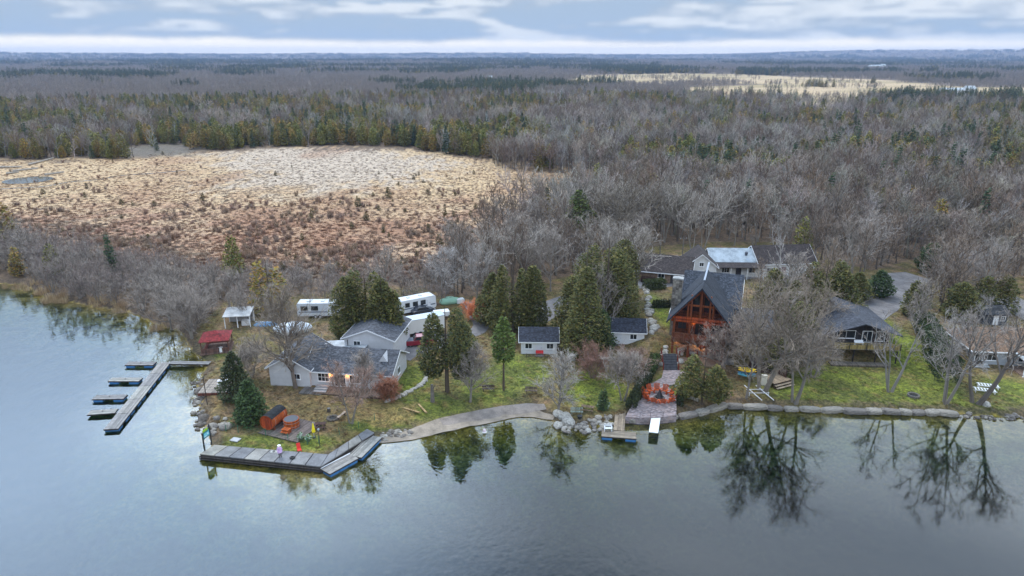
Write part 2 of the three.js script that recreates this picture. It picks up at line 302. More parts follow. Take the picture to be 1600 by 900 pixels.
// a leafless tree: trunk and limbs in one mesh, branches and twigs in the other
function bareTree(seed, o = {}) {
  const { h = 11, r = 0.17, stems = 1, fork = 0.3, limbs = 9, sub = 5, twigs = 5, fine = 4, spread = 0.75, lean = [0, 0], bark = C(146, 138, 130, 0.74), twig = C(158, 146, 136, 0.78), thick = 1, droop = 0, split = 0.12 } = o;
  const R = rng(seed), T_ = new Soup(), W = new Soup(), tone = (c, s = 0.25) => { const k = 1 + s * (R() - 0.5); return c.map((v) => v * k); };
  const walk = (p, d, len, r0, r1, seg, sides, soup, col, wob, lift) => {
    const pts = [[p, r0]]; let q = p, e = d;
    for (let k = 1; k <= seg; k++) {
      e = e.map((v) => v + wob * (R() - 0.5)); e[1] += lift; const l = Math.hypot(...e); e = e.map((v) => v / l);
      const n = q.map((v, i) => v + e[i] * len / seg), ra = mix(r0, r1, (k - 1) / seg), rb = mix(r0, r1, k / seg);
      soup.tube(q, n, ra, rb, sides, tone(col)); q = n; pts.push([n, rb, e]);
    }
    return pts;
  };
  const away = (d, ang, az) => {
    const hlp = Math.abs(d[1]) < 0.9 ? [0, 1, 0] : [1, 0, 0]; let u = [d[1] * hlp[2] - d[2] * hlp[1], d[2] * hlp[0] - d[0] * hlp[2], d[0] * hlp[1] - d[1] * hlp[0]]; const l = Math.hypot(...u); u = u.map((x) => x / l);
    const v = [d[1] * u[2] - d[2] * u[1], d[2] * u[0] - d[0] * u[2], d[0] * u[1] - d[1] * u[0]], s = Math.sin(ang), c = Math.cos(ang);
    return d.map((x, i) => x * c + s * (u[i] * Math.cos(az) + v[i] * Math.sin(az)));
  };
  const pick = (pts, t) => { const k = clamp(t, 0, 0.999) * (pts.length - 1), i = Math.floor(k), f = k - i; return [pts[i][0].map((v, j) => mix(v, pts[i + 1][0][j], f)), mix(pts[i][1], pts[i + 1][1], f), pts[i + 1][2]]; };
  for (let s = 0; s < stems; s++) {
    const a = s / stems * 6.28 + R(), k = stems > 1 ? 0.16 + split * R() : 0.03, H = h * (s ? 0.72 + 0.28 * R() : 1), rr = r * (s ? 0.75 : 1);
    let d = [lean[0] + Math.cos(a) * k, 1, lean[1] + Math.sin(a) * k]; { const l = Math.hypot(...d); d = d.map((v) => v / l); }
    const base = stems > 1 ? [Math.cos(a) * r * 0.9, -0.3, Math.sin(a) * r * 0.9] : [0, -0.3, 0];
    const tr = walk(base, d, H * 0.86, rr * 1.15, rr * 0.16, 9, 7, T_, bark, 0.13, 0.03);
    T_.tube(base, base.map((v, i) => v + d[i] * 0.8), rr * 1.5, rr * 1.1, 7, bark);
    const nl = Math.round(limbs / (stems > 1 ? stems * 0.6 : 1));
    for (let i = 0; i < nl; i++) {
      const t = fork + (1 - fork) * (i + 0.6 * R()) / nl, [p, pr, pd] = pick(tr, t), L = H * spread * (0.62 - 0.42 * t) * (0.7 + 0.6 * R());
      const lm = walk(p, away(pd, (0.65 + 0.45 * R()) * (1.15 - 0.4 * t), i * 2.4 + R()), L, Math.max(0.03, pr * 0.62), 0.022 * thick, 5, 5, T_, bark, 0.34, 0.07 - droop);
      for (let j = 0; j < sub; j++) {
        const [q, qr, qd] = pick(lm, 0.22 + 0.75 * (j + R()) / sub), L2 = L * (0.3 + 0.28 * R());
        const br = walk(q, away(qd, 0.45 + 0.5 * R(), R() * 6.28), L2, Math.max(0.018, qr * 0.6) * thick, 0.011 * thick, 3, 3, W, twig, 0.36, 0.06 - droop);
        for (let m = 0; m < twigs; m++) {
          const [w, , wd] = pick(br, 0.15 + 0.85 * R()), L3 = L2 * (0.32 + 0.4 * R()) + 0.15;
          const tw = walk(w, away(wd, 0.4 + 0.5 * R(), R() * 6.28), L3, 0.015 * thick, 0.008 * thick, 2, 2, W, twig, 0.4, 0.06 - droop);
          for (let f = 0; f < fine; f++) { const [x, , xd] = pick(tw, 0.1 + 0.9 * R()), dd = away(xd, 0.5 + 0.5 * R(), R() * 6.28), L4 = 0.25 + 0.5 * R(); W.tube(x, x.map((v, i2) => v + dd[i2] * L4), 0.012 * thick, 0.006 * thick, 2, tone(twig)); }
        }
      }
    }
  }
  return [T_.geometry(), W.geometry()];
}
// an evergreen: a trunk and a crown of many small sprays spread through the crown's volume
function evergreen(seed, o = {}) {
  const { h = 11, w = 2.4, n = 1500, s = 0.34, from = 0.06, shape = 'cedar', colors = [C(74, 74, 34, 0.6), C(96, 88, 40, 0.6), C(58, 66, 34, 0.6)], bark = C(112, 98, 84, 0.6), r = 0.17, tip = 0.5, tops = 1 } = o;
  const R = rng(seed), tr = new Soup(), cr = new Soup();
  tr.tube([0, -0.3, 0], [0, h * 0.5, 0], r * 1.3, r * 0.7, 7, bark); tr.tube([0, h * 0.5, 0], [0, h * 0.96, 0], r * 0.7, 0.03, 6, bark);
  const lumps = []; for (let k = 0; k < 26; k++) lumps.push([R() * 6.28, from + (1 - from) * R(), 0.55 + 0.7 * R()]);
  const peaks = []; for (let k = 0; k < tops; k++) peaks.push([(tops > 1 ? (k / (tops - 1) - 0.5) * w * 1.1 : 0), 0.82 + 0.18 * R(), (R() - 0.5) * w * 0.4]);
  const prof = (t) => shape === 'cedar' ? Math.pow(Math.max(0, 1 - t), tip) * (0.62 + 0.38 * smooth(0, 0.22, t)) : shape === 'spruce' ? (1 - t) * 0.98 + 0.03 : Math.sin(Math.PI * Math.pow(t, 0.75)) * 0.9 + 0.12;
  if (shape !== 'cedar') for (let k = 0; k < 34; k++) { const t = from + (1 - from) * (k + R()) / 34 * 0.96, a = R() * 6.28, L = w * prof((t - from) / (1 - from)) * (0.7 + 0.3 * R()); tr.tube([0, h * t, 0], [Math.cos(a) * L, h * t + (shape === 'spruce' ? -0.1 : 0.25) * L, Math.sin(a) * L], 0.05, 0.015, 3, bark); }
  for (let k = 0; k < n; k++) {
    const pk = peaks[Math.floor(R() * tops)], u = R(), t = 1 - Math.pow(1 - u, 0.72), a = R() * 6.28; let rad = w * prof(t) * (tops > 1 ? 0.72 : 1), lump = 0;
    for (const [la, lt, lk] of lumps) { const da = Math.abs(((a - la + 9.42) % 6.283) - 3.1416), dt = (t - lt) * 5; lump = Math.max(lump, lk * Math.exp(-da * da * 1.6 - dt * dt * 1.3)); }
    let y = h * (from + (1 - from) * t) * (pk[1]), rr = rad * (0.66 + 0.5 * lump) * Math.pow(R(), 0.38);
    if (shape === 'spruce') { const tier = Math.round(t * 17) / 17; y = h * (from + (1 - from) * mix(t, tier, 0.75)) - rr * 0.28; }
    if (shape === 'pine') { const tier = Math.floor(t * 9) / 9 + 0.05; y = h * (from + (1 - from) * mix(t, tier, 0.8)) + rr * 0.12; rr = rad * (0.35 + 0.9 * lump) * Math.pow(R(), 0.4); }
    const c = [pk[0] * (1 - t * 0.2) + Math.cos(a) * rr, y, pk[2] + Math.sin(a) * rr], b = colors[Math.floor(R() * colors.length)], kk = 0.72 + 0.56 * R(), col = b.map((v) => v * kk);
    const out = [Math.cos(a), 0, Math.sin(a)], side = [-out[2], 0, out[0]], sl = s * (0.6 + 0.8 * R()), dip = shape === 'cedar' ? 0.9 - 1.6 * R() : -0.5 + 0.5 * R();
    const ax = [out[0] * 0.8 + (R() - 0.5), dip + (R() - 0.5) * 0.6, out[2] * 0.8 + (R() - 0.5)], al = Math.hypot(...ax), X = ax.map((v) => v / al * sl), Y = [side[0] * sl * 0.42 + (R() - 0.5) * sl * 0.4, (R() - 0.5) * sl * 0.5, side[2] * sl * 0.42 + (R() - 0.5) * sl * 0.4];
    const q0 = c, q1 = c.map((v, i) => v + X[i] * 0.55 + Y[i]), q2 = c.map((v, i) => v + X[i]), q3 = c.map((v, i) => v + X[i] * 0.5 - Y[i]);
    cr.tri(q0, q1, q2, col); cr.tri(q0, q2, q3, col);
  }
  return [tr.geometry(), cr.geometry()];
}
let coneCedar;
function plant(name, label, category, [trunk, crown], pos, { turn = 0, scale = 1, sy = 1, group, crownName = 'crown', leaf = M.leaf } = {}) {
  const t = addThing(name, label, category, pos, turn, group); t.scale.set(scale, scale * sy, scale);
  if (trunk) part('trunk', trunk, M.bark, t); if (crown) part(crownName, crown, leaf, t); return t;
}
const both = ([a, b]) => merged([a, b]);

// kinds of the woods
const GREYTWIG = C(158, 146, 136, 0.78), BROWNTWIG = C(150, 130, 112, 0.76), PALE = C(196, 190, 184, 0.8);
const woodsKinds = {
  bare: [1, 2, 3, 4, 5].map((k) => bareTree(100 + k, { h: 9.5 + k * 1.2, r: 0.18, limbs: 11, sub: 4, twigs: 3, fine: 3, spread: 0.6 + 0.06 * k, fork: 0.24 + 0.03 * k, thick: 2.3, bark: [C(150, 142, 132, 0.76), C(120, 108, 98, 0.7)][k % 2], twig: [BROWNTWIG, GREYTWIG, C(136, 116, 100, 0.7), C(174, 164, 154, 0.82), C(140, 128, 112, 0.72)][k - 1], stems: k === 4 ? 2 : 1 })),
  thicket: [1, 2, 3].map((k) => bareTree(140 + k, { h: 6.2 + k * 0.5, r: 0.07, stems: 4, limbs: 12, sub: 3, twigs: 4, fine: 3, spread: 0.55, fork: 0.12, thick: 1.7, split: 0.3, twig: k === 2 ? C(150, 134, 126, 0.72) : GREYTWIG })),
  birch: [1, 2].map((k) => bareTree(170 + k, { h: 12.5, r: 0.13, limbs: 9, sub: 3, twigs: 4, fine: 2, spread: 0.5, fork: 0.3, bark: PALE, twig: C(176, 168, 164, 0.78), thick: 1.7, stems: k })),
  cedar: [1, 2, 3, 4].map((k) => evergreen(200 + k, { h: 8.6 + k * 0.5, w: 2.3 + 0.28 * k, n: 980, s: 0.55, tip: 0.36 + 0.05 * k, tops: k > 2 ? 2 : 1, colors: k % 2 ? [C(146, 126, 54, 0.86), C(160, 124, 64, 0.86), C(120, 114, 50, 0.86)] : [C(120, 120, 52, 0.86), C(136, 126, 58, 0.86), C(98, 104, 48, 0.86)] })),
  spruce: [1, 2].map((k) => evergreen(230 + k, { h: 12, w: 2.1, n: 800, s: 0.55, shape: 'spruce', colors: [C(66, 86, 52, 0.74), C(76, 94, 56, 0.74), C(58, 76, 50, 0.74)] })),
  pine: [evergreen(250, { h: 15, w: 2.6, n: 900, s: 0.5, shape: 'pine', from: 0.35, colors: [C(72, 92, 52, 0.66), C(90, 106, 58, 0.66)] })],
};
const clump = (seed, list, n, w) => { const R = rng(seed), gs = []; for (let k = 0; k < n; k++) { const g = both(list[Math.floor(R() * list.length)]).clone(); const s = 0.75 + 0.5 * R(); gs.push(g.rotateY(R() * 6.28).scale(s, s * (0.85 + 0.35 * R()), s).translate((R() - 0.5) * w, 0, (R() - 0.5) * w * 0.8)); } return merged(gs); };
const farKinds = {
  bare: [1, 2, 3].map((k) => { const l = [bareTree(300 + k, { h: 11, r: 0.2, limbs: 7, sub: 3, twigs: 3, fine: 1, spread: 0.66, thick: 4.2, twig: k % 2 ? GREYTWIG : BROWNTWIG }), bareTree(310 + k, { h: 10, r: 0.2, limbs: 7, sub: 3, twigs: 3, fine: 1, spread: 0.66, thick: 4.2, twig: GREYTWIG })]; return clump(320 + k, l, 7, 26); }),
  ever: [1, 2].map((k) => clump(330 + k, [evergreen(340 + k, { h: 11, w: 2.5, n: 260, s: 1.0, colors: k % 2 ? [C(142, 124, 60, 0.86), C(122, 114, 54, 0.86)] : [C(100, 110, 58, 0.82), C(112, 114, 58, 0.82)] }), evergreen(350 + k, { h: 14, w: 2.5, n: 260, s: 1.0, shape: 'spruce', colors: [C(72, 86, 54, 0.74), C(86, 94, 54, 0.74)] })], 6, 24)),
};
const tuft = (() => { const s = new Soup(), R = rng(77); for (let k = 0; k < 22; k++) { const a = R() * 6.28, d = 0.55 * Math.sqrt(R()), x = Math.cos(a) * d, z = Math.sin(a) * d, L = 0.6 + 0.6 * R(), b = R() * 6.28; const c = [1, 1, 1].map(() => 0.8 + 0.4 * R()); s.tri([x - 0.05 * Math.cos(b), -0.1, z - 0.05 * Math.sin(b)], [x + 0.05 * Math.cos(b), -0.1, z + 0.05 * Math.sin(b)], [x + (R() - 0.5) * 0.5, L, z + (R() - 0.5) * 0.5], [c[0], c[0], c[0]]); } return s.geometry(); })();
const shrub = bareTree(400, { h: 2.2, r: 0.035, stems: 6, limbs: 14, sub: 3, twigs: 3, fine: 2, spread: 0.6, fork: 0.08, thick: 1.6, split: 0.5, twig: C(168, 138, 116, 0.74), bark: C(150, 122, 104, 0.72) });
const juniper = [1, 2].map((k) => evergreen(410 + k, { h: 2.6, w: 1.05, n: 240, s: 0.34, from: 0.02, colors: [C(106, 92, 46, 0.68), C(86, 84, 42, 0.66), C(122, 98, 52, 0.68)], r: 0.05 }));

function forestMass(name, label, category, geo, list, material) {     // what nobody could count: one object of many copies
  if (!list.length) return;
  const m = new THREE.InstancedMesh(geo, material, list.length), M4 = new THREE.Matrix4(), q = new THREE.Quaternion(), Y = new THREE.Vector3(0, 1, 0), c = new THREE.Color();
  list.forEach(([x, y, z, a, s, sy, t], k) => { M4.compose(new THREE.Vector3(x, y, z), q.setFromAxisAngle(Y, a), new THREE.Vector3(s, s * sy, s)); m.setMatrixAt(k, M4); m.setColorAt(k, c.setRGB(...t)); });
  m.name = numbered(name); m.castShadow = m.receiveShadow = true; tag(m, label, category, null, 'stuff'); scene.add(m);
}
// where everything in the woods stands
const keepOut = [];      // [x, z, radius] round buildings and vehicles, filled below before planting
function plantWoods() {
  const R = rng(4242), lists = {}, put = (kind, v, item) => ((lists[kind] ??= [])[v] ??= []).push(item);
  const tint = (k = 0.22, w = 0.06) => { const b = 1 + k * (R() - 0.5); return [b * (1 + w * (R() - 0.5)), b, b * (1 + w * (R() - 0.5))]; };
  let r = 112;
  while (r < 10500) {
    const s = r < 900 ? Math.max(3.5, r * 0.0112) : r * 0.0145, dA = s / r, a0 = 0.86 + (r < 400 ? 0.06 : 0);
    for (let a = -a0; a < a0; a += dA) {
      const rr = r + s * (R() - 0.5) * 1.1, aa = a + dA * (R() - 0.5), x = Math.sin(aa) * rr, z = -Math.cos(aa) * rr, d = rr < 700 ? shoreDistance(x, z) : 900;
      if (d < 1.2) continue;
      const n1 = fbm(x / 60 + 3, z / 60 + 8, 3), n2 = fbm(x / 25 + 30, z / 25, 2);
      if (rr < 460 && inside(P.marsh, x + 50 * (n2 - 0.5), z + 60 * (n1 - 0.5))) continue;
      if (rr < 460 && inside(P.mudflat, x, z) && R() < 0.9) continue;
      if (inside(P.lots, x, z) && !(R() < 0.5 && P.brushy.some((b) => inside(b, x, z)))) continue;
      if (rr > 700 && (inside(P.fieldA, x, z) || inside(P.fieldB, x, z))) { const hedge = Math.abs((z + x * 0.12) / 210 % 1) < 0.05 || Math.abs((x * 0.9 - z * 0.5) / 520 % 1) < 0.03; if (!hedge) continue; }
      if (keepOut.some(([kx, kz, kr]) => (x - kx) ** 2 + (z - kz) ** 2 < kr * kr)) continue;
      if (rr < 600 && driveLines.some(({ line, w }) => toLine(line, x, z) < w + 1.2)) continue;
      const y = height(x, z, d), [px, py] = seen(x, y, z);
      if (rr > 900) {
        const f = fbm(x / 420 + 5, z / 420 + 2, 3), g = fbm(x / 130 + 50, z / 130, 2), ever = f * 0.6 + g * 0.4 > (px > 850 ? 0.56 : 0.535);
        put(ever ? 'farEver' : 'farBare', Math.floor(R() * (ever ? 2 : 3)), [x, y - 0.3, z, R() * 6.28, clamp(rr / 1500, 0.8, 3.2) * (0.8 + 0.4 * R()), rr > 1500 ? clamp(1500 / rr, 0.42, 1) : 1, tint(0.3)]);
        continue;
      }
      // the share of evergreens changes through the woods
      let ev = 0.05, kind;
      if (rr > 345 && px < 930) ev = 0.82 * smooth(0.41, 0.48, n1) + 0.08;
      if (px >= 860 && rr > 300) ev = 0.85 * smooth(0.43, 0.5, n1) * smooth(0.28, 0.42, n2);
      if (px < 150 && rr > 330 && rr < 460) ev = 0.55;
      if (px > 1040 && px < 1420 && rr > 262 && rr < 345) ev = 0.75 * smooth(0.34, 0.46, n2);
      if (rr < 262) ev = px < 640 ? 0.015 : 0.035;
      const q = R();
      if (q < ev) kind = R() < (rr > 500 ? 0.16 : px > 1040 ? 0.3 : 0.1) ? 'spruce' : 'cedar';
      else if (px < 700 && py > 330 && toLine(P.marsh, x, z) < 70) kind = R() < 0.10 * smooth(20, 60, toLine(P.marsh, x, z)) ? 'bare' : 'thicket';
      else if (rr < 330 && d < 14) kind = 'thicket';
      else kind = R() < (rr > 300 ? 0.14 : 0.05) ? 'birch' : R() < 0.10 ? 'thicket' : 'bare';
      const v = Math.min(woodsKinds[kind].length - 1, Math.floor((0.6 * R() + 0.9 * clamp(fbm(x / 34 + 90, z / 34, 2) * 1.8 - 0.65)) / 1.5 * woodsKinds[kind].length * 1.15)), sc = kind === 'thicket' ? 0.5 + 0.55 * R() : kind === 'bare' ? 0.62 + 0.6 * R() : 0.66 + 0.55 * R();
      put(kind, v, [x, y - 0.1, z, R() * 6.28, sc * (kind === 'thicket' && px < 640 ? mix(1.05, 1.5, n2) * (0.58 + 0.42 * smooth(4, 26, toLine(P.marsh, x, z))) : 1), 0.85 + 0.35 * R(), tint(0.62, 0.2), v, rr]);
    }
    r += s * 0.92;
  }
  // the trees that show largest stand as things of their own; the rest is woodland
  const own = { bare: [230, 'bare_tree', 'leafless grey-brown woodland tree', 'tree', 'bare trees at the front of the woods'],
    thicket: [280, 'bare_thicket_tree', 'leafless grey many-stemmed brush tree', 'thicket tree', 'thicket trees near the shore'],
    birch: [45, 'birch_tree', 'pale-barked slender leafless tree in the woods', 'birch', 'pale-barked trees in the woods'],
    cedar: [130, 'cedar_tree', 'olive-green cedar among bare trees in the woods', 'cedar', 'cedars in the woods'],
    spruce: [50, 'spruce_tree', 'dark green narrow spruce in the woods', 'spruce', 'spruces in the woods'] };
  for (const [kind, [most, name, label, cat, group]] of Object.entries(own)) {
    const all = (lists[kind] ?? []).flat().filter(Boolean).sort((a, b) => a[8] - b[8]), near = new Set();
    for (const t of all) { if (near.size >= most) break; const [px, py] = seen(t[0], t[1], t[2]); if (px > -10 && px < 1610) near.add(t); }
    for (const t of near) { const [lpx] = seen(t[0], t[1], t[2]), where = lpx < 320 ? 'left of the gazebo' : lpx < 640 ? 'behind the campers' : lpx < 880 ? 'behind the lane' : lpx < 1120 ? 'behind the log house' : lpx < 1330 ? 'behind the long brown roof' : 'beyond the driveway', size = t[4] * t[5] > 1 ? 'tall ' : t[4] * t[5] < 0.75 ? 'short ' : '';
      plant(name, size + label + ' ' + where, cat, woodsKinds[kind][t[7]], [t[0], t[1], t[2]], { turn: t[3], scale: t[4], sy: t[5], group }); }
    lists[kind] = (lists[kind] ?? []).map((l) => (l ?? []).filter((t) => !near.has(t)));
  }
  const say = { bare: ['bare_woodland', 'leafless grey-brown woodland spreading behind the houses to the fields', 'woodland'], thicket: ['brush', 'mass of low leafless grey brush between the marsh and the lake', 'brush'], birch: ['birch_woodland', 'pale leafless birches scattered through the far woods', 'woodland'],
    cedar: ['cedar_woodland', 'olive-green cedar woodland beyond the marsh', 'woodland'], spruce: ['spruce_woodland', 'dark spruces scattered through the far woods', 'woodland'] };
  for (const kind of Object.keys(say)) (lists[kind] ?? []).forEach((l, v) => forestMass(...say[kind], both(woodsKinds[kind][v]), l, M.leaf));
  (lists.farBare ?? []).forEach((l, v) => forestMass('far_bare_woodland', 'hazy leafless woodland reaching to the horizon', 'woodland', farKinds.bare[v], l, M.leaf));
  (lists.farEver ?? []).forEach((l, v) => forestMass('far_evergreen_woodland', 'hazy dark evergreen woodland in the distance', 'woodland', farKinds.ever[v], l, M.leaf));
  console.log(Object.entries(lists).map(([k, l]) => k + ' ' + l.flat().length).join(', '));

  // the marsh: dead grass and sedge, low shrubs and young junipers
  const tufts = [], shrubs = [], young = [[], []];
  for (let k = 0; k < 34000; k++) {
    const px = -150 + R() * 1030, py = 232 + R() * 210, [x, z] = at(px, py, 1.2), n1 = fbm(x / 60 + 3, z / 60 + 8, 3), n2 = fbm(x / 25 + 30, z / 25, 2), n3 = fbm(x / 9, z / 9, 2);
    if (!inside(P.marsh, x + 56 * (n2 - 0.5), z + 66 * (n1 - 0.5)) || shoreDistance(x, z) < 3) continue;
    const pale = R() < within(P.pale, x + 70 * (n2 - 0.5), z + 70 * (n1 - 0.5), 16), y = height(x, z) - 0.05, q = R(), low = smooth(300, 400, py + 60 * (n1 - 0.5));
    if (!pale && q < 0.006 + (0.05 * low + 0.12 * smooth(270, 330, py)) * smooth(0.5, 0.62, fbm(x / 14 + 20, z / 18, 2))) { shrubs.push([x, y, z, R() * 6.28, 0.35 + 0.6 * R(), 0.8 + 0.5 * R(), tint(0.3, 0.2)]); continue; }
    if (q > 0.993 + (pale ? 0.005 : 0) + (px < 420 ? 0.004 : 0)) { const v = R() < 0.5 ? 0 : 1; young[v].push([x, y, z, R() * 6.28, (0.35 + 0.85 * R() * R()) * (py > 300 ? 1.15 : 1), 0.8 + 0.5 * R(), tint(0.35, 0.15)]); continue; }
    const c = pale ? mixc(C(206, 188, 168, 0.46), C(190, 168, 148, 0.44), R()) : mixc(mixc(C(196, 160, 126, 0.44), C(170, 118, 88, 0.42), smooth(270, 350, py + 80 * (n1 - 0.5))), mixc(C(156, 116, 92, 0.5), C(160, 146, 130, 0.5), smooth(0.4, 0.6, n2)), R() * 0.8);
    tufts.push([x, y, z, R() * 6.28, 0.6 + 0.7 * R(), 0.22 + 0.3 * R(), c]);
  }
  forestMass('marsh_grass', 'dead tan and cream sedge covering the open marsh', 'marsh grass', tuft, tufts, M.leaf);
  forestMass('marsh_brush', 'low leafless reddish shrubs dotted over the marsh', 'brush', both(shrub), shrubs, M.leaf);
  const ys = young.map((l, v) => l.map((t) => [...t, v])).flat().sort((a, b) => b[2] - a[2]), keep = ys.filter((t) => { const [px] = seen(t[0], t[1], t[2]); return px > 0 && px < 1600; }).slice(0, 230);
  for (const t of keep) plant('young_juniper', 'small olive-brown evergreen bush dotted over the tan marsh', 'bush', juniper[t[7]], [t[0], t[1], t[2]], { turn: t[3], scale: t[4], sy: t[5], group: 'evergreen bushes in the marsh' });
  // fallen leaves and dry tufts on the lots
  const lots = [];
  for (let k = 0; k < 16000; k++) {
    const px = 290 + R() * 1330, py = 440 + R() * 260, [x, z] = at(px, py, 1.2), d = shoreDistance(x, z); if (d < 0.6 || !inside(P.lots, x, z)) continue;
    if (driveLines.some(({ line, w }) => toLine(line, x, z) < w + 0.2) || keepOut.some(([kx, kz, kr]) => (x - kx) ** 2 + (z - kz) ** 2 < kr * kr)) continue;
    let g = 0; for (const [cx, cz, a, b] of greens) g = Math.max(g, 1 - smooth(0.6, 1.1, Math.hypot((x - cx) / a, (z - cz) / b)));
    const c = R() < g * 0.85 ? mixc(C(114, 122, 46, 0.7), C(96, 106, 42, 0.7), R()) : mixc(C(156, 128, 84, 0.72), C(130, 98, 70, 0.7), R());
    lots.push([x, height(x, z) - 0.02, z, R() * 6.28, 0.34 + 0.2 * R(), 0.22 + 0.35 * R() * (1 - g * 0.6), c]);
  }
  forestMass('lawn_grass', 'short green and straw-coloured grass on the waterfront lots', 'grass', tuft, lots, M.leaf);
}

// ---------------------------------------------------------------- drives, beach, paths
drape('gravel_drive', plan([700, 522, 655, 540, 630, 548, 616, 556], 1.3), 6.5, gravel);
drape('gravel_lane', plan([700, 522, 735, 520, 752, 508, 744, 490, 735, 470], 1.4), 3.2, gravel);
drape('gravel_road', plan([815, 500, 850, 482, 880, 468, 920, 458, 975, 452, 1040, 448, 1070, 440, 1120, 440, 1200, 432], 2), 7, gravel);
drape('driveway', plan([1322, 522, 1345, 495, 1378, 470, 1398, 446, 1405, 432, 1440, 426], 3.1), 8, gravel);
drape('side_road', plan([1560, 462, 1600, 480, 1650, 505, 1720, 530], 2.4), 8, gravel);
drape('marsh_creek', plan([-60, 300, 20, 294, 70, 291, 110, 284, 150, 281, 190, 274, 235, 271, 290, 266], 1.2), 1.8, M.water, 0.06);
drape('beach', plan([588, 686, 640, 677, 700, 660, 760, 648, 820, 642, 866, 650], 0.4), (t) => 1.2 + 2.6 * Math.sin(Math.PI * t), sandMat, 0.07);
drape('beach_track', plan([690, 657, 745, 645, 800, 637, 852, 632], 0.6), (t) => 0.7 + 2.0 * Math.sin(Math.PI * Math.min(1, t * 0.75 + 0.1)), concreteMat(C(186, 172, 164, 0.85)), 0.10);

// ---------------------------------------------------------------- building kit (front of a building faces +z, origin on the ground at the middle of its front wall)
const yawOf = (d) => d * Math.PI / 180;
const cream = C(226, 226, 230, 0.92), trimMat = mat(C(232, 233, 236), { roughness: 0.6 });
function window_(p, w, h, x, y, z, { face = 0, bars = 1, sill = true, frame = trimMat, rows = 0 } = {}) {
  const f = [box(w + 0.16, 0.08, 0.09, 0, -0.08), box(w + 0.16, 0.08, 0.09, 0, h), box(0.08, h, 0.09, -w / 2 - 0.04), box(0.08, h, 0.09, w / 2 + 0.04)];
  for (let k = 1; k <= bars; k++) f.push(box(0.05, h, 0.07, -w / 2 + w * k / (bars + 1)));
  for (let k = 1; k <= rows; k++) f.push(box(w, 0.05, 0.07, 0, h * k / (rows + 1)));
  const m = part('window', f, frame, p, [x, y, z]); m.rotation.y = face;
  part('pane', box(w, h, 0.03, 0, 0, -0.01), glassMat, m);
  if (sill) part('sill', box(w + 0.3, 0.05, 0.16, 0, -0.14, 0.04), frame, m); return m;
}
function door_(p, w, h, x, y, z, m = trimMat, face = 0, glazed = false) {
  const d = part('door', glazed ? [box(0.1, h, 0.07, -w / 2 + 0.05), box(0.1, h, 0.07, w / 2 - 0.05), box(w, 0.1, 0.07, 0, h - 0.1), box(w, 0.1, 0.07), box(0.06, h, 0.06)] : [box(w, h, 0.06)], m, p, [x, y, z]); d.rotation.y = face;
  if (glazed) part('pane', box(w - 0.16, h - 0.12, 0.03, 0, 0.06, -0.01), glassMat, d);
  part('handle', box(0.04, 0.16, 0.05, w / 2 - 0.16, 1.0, 0.05), black, d); return d;
}
function gable(p, { w, d, h, rise, x = 0, y = 0, z = 0, ridge = 'x', over = 0.45, end = 0.4, t = 0.16, wall, roof, fascia = true, names = ['wall', 'roof'] }) {   // z: front wall line
  const a = ridge === 'x' ? d / 2 : w / 2, L = ridge === 'x' ? w : d, sl = rise / a, o = a + over, ye = h - over * sl, pos = [x, y, z - d / 2];
  part(names[0], prism([[-a, -0.4], [a, -0.4], [a, h], [0, h + rise], [-a, h]], L, ridge === 'x' ? 'x' : 'z'), wall, p, pos);
  const r = part(names[1], prism([[-o, ye + 0.004], [0, h + rise + 0.004], [o, ye + 0.004], [o, ye + t], [0, h + rise + t + 0.02], [-o, ye + t]], L + 2 * end, ridge === 'x' ? 'x' : 'z'), roof, p, pos);
  if (fascia) {
    const f = []; for (const s of [-1, 1]) { const b = box(L + 2 * end + 0.06, 0.17, 0.05, 0, ye - 0.02, s * (o + 0.03)); f.push(ridge === 'x' ? b : b.rotateY(Math.PI / 2)); }
    for (const s of [-1, 1]) { const q = prism([[-o, ye - 0.03], [0, h + rise - 0.03], [o, ye - 0.03], [o, ye + 0.15], [0, h + rise + 0.16], [-o, ye + 0.15]], 0.05, 'z').translate(0, 0, s * (L / 2 + end + 0.03)); f.push(ridge === 'x' ? q.rotateY(-Math.PI / 2) : q); }
    part('fascia', f, trimMat, r);
  }
  keepOut.push([0, 0, 0]); const k = keepOut[keepOut.length - 1]; const v = new THREE.Vector3(x, 0, z - d / 2).applyEuler(p.rotation).add(p.position); k[0] = v.x; k[1] = v.z; k[2] = Math.max(w, d) * 0.56;
  return r;
}
const clear = (p, r) => keepOut.push([p.position.x, p.position.z, r]);
function lamp(p, x, y, z, power = 5) {
  const g = part('wall_lamp', [box(0.12, 0.08, 0.14, 0, 0.17)], black, p, [x, y, z]);
  part('bulb', new THREE.SphereGeometry(0.11, 10, 8), new THREE.MeshStandardMaterial({ color: 0xffd090, emissive: 0xffa040, emissiveIntensity: 6 }), g);
  const l = new THREE.PointLight(0xffa850, power, 0, 2); l.position.set(x, y, z + 0.02); l.castShadow = true; l.shadow.radius = 5; p.add(l);
}
function boards(w, l, n, th = 0.045, gap = 0.02) { const g = []; for (let k = 0; k < n; k++) g.push(box(w, th + 0.012 * hash(k, n), l / n - gap, 0, 0, -l / 2 + (k + 0.5) * l / n)); return g; }   // planks across, side by side along z
function railing(len, h, posts, bal, r = 0.05) { const g = [bar([-len / 2, h, 0], [len / 2, h, 0], r, 6), bar([-len / 2, 0.15, 0], [len / 2, 0.15, 0], r, 6)]; for (let k = 0; k <= posts; k++) { const x = -len / 2 + len * k / posts; g.push(bar([x, 0, 0], [x, h + 0.08, 0], r * 1.3, 6)); } for (let k = 1; k < bal; k++) { const x = -len / 2 + len * k / bal; g.push(bar([x, 0.15, 0], [x, h, 0], r * 0.4, 4)); } return g; }

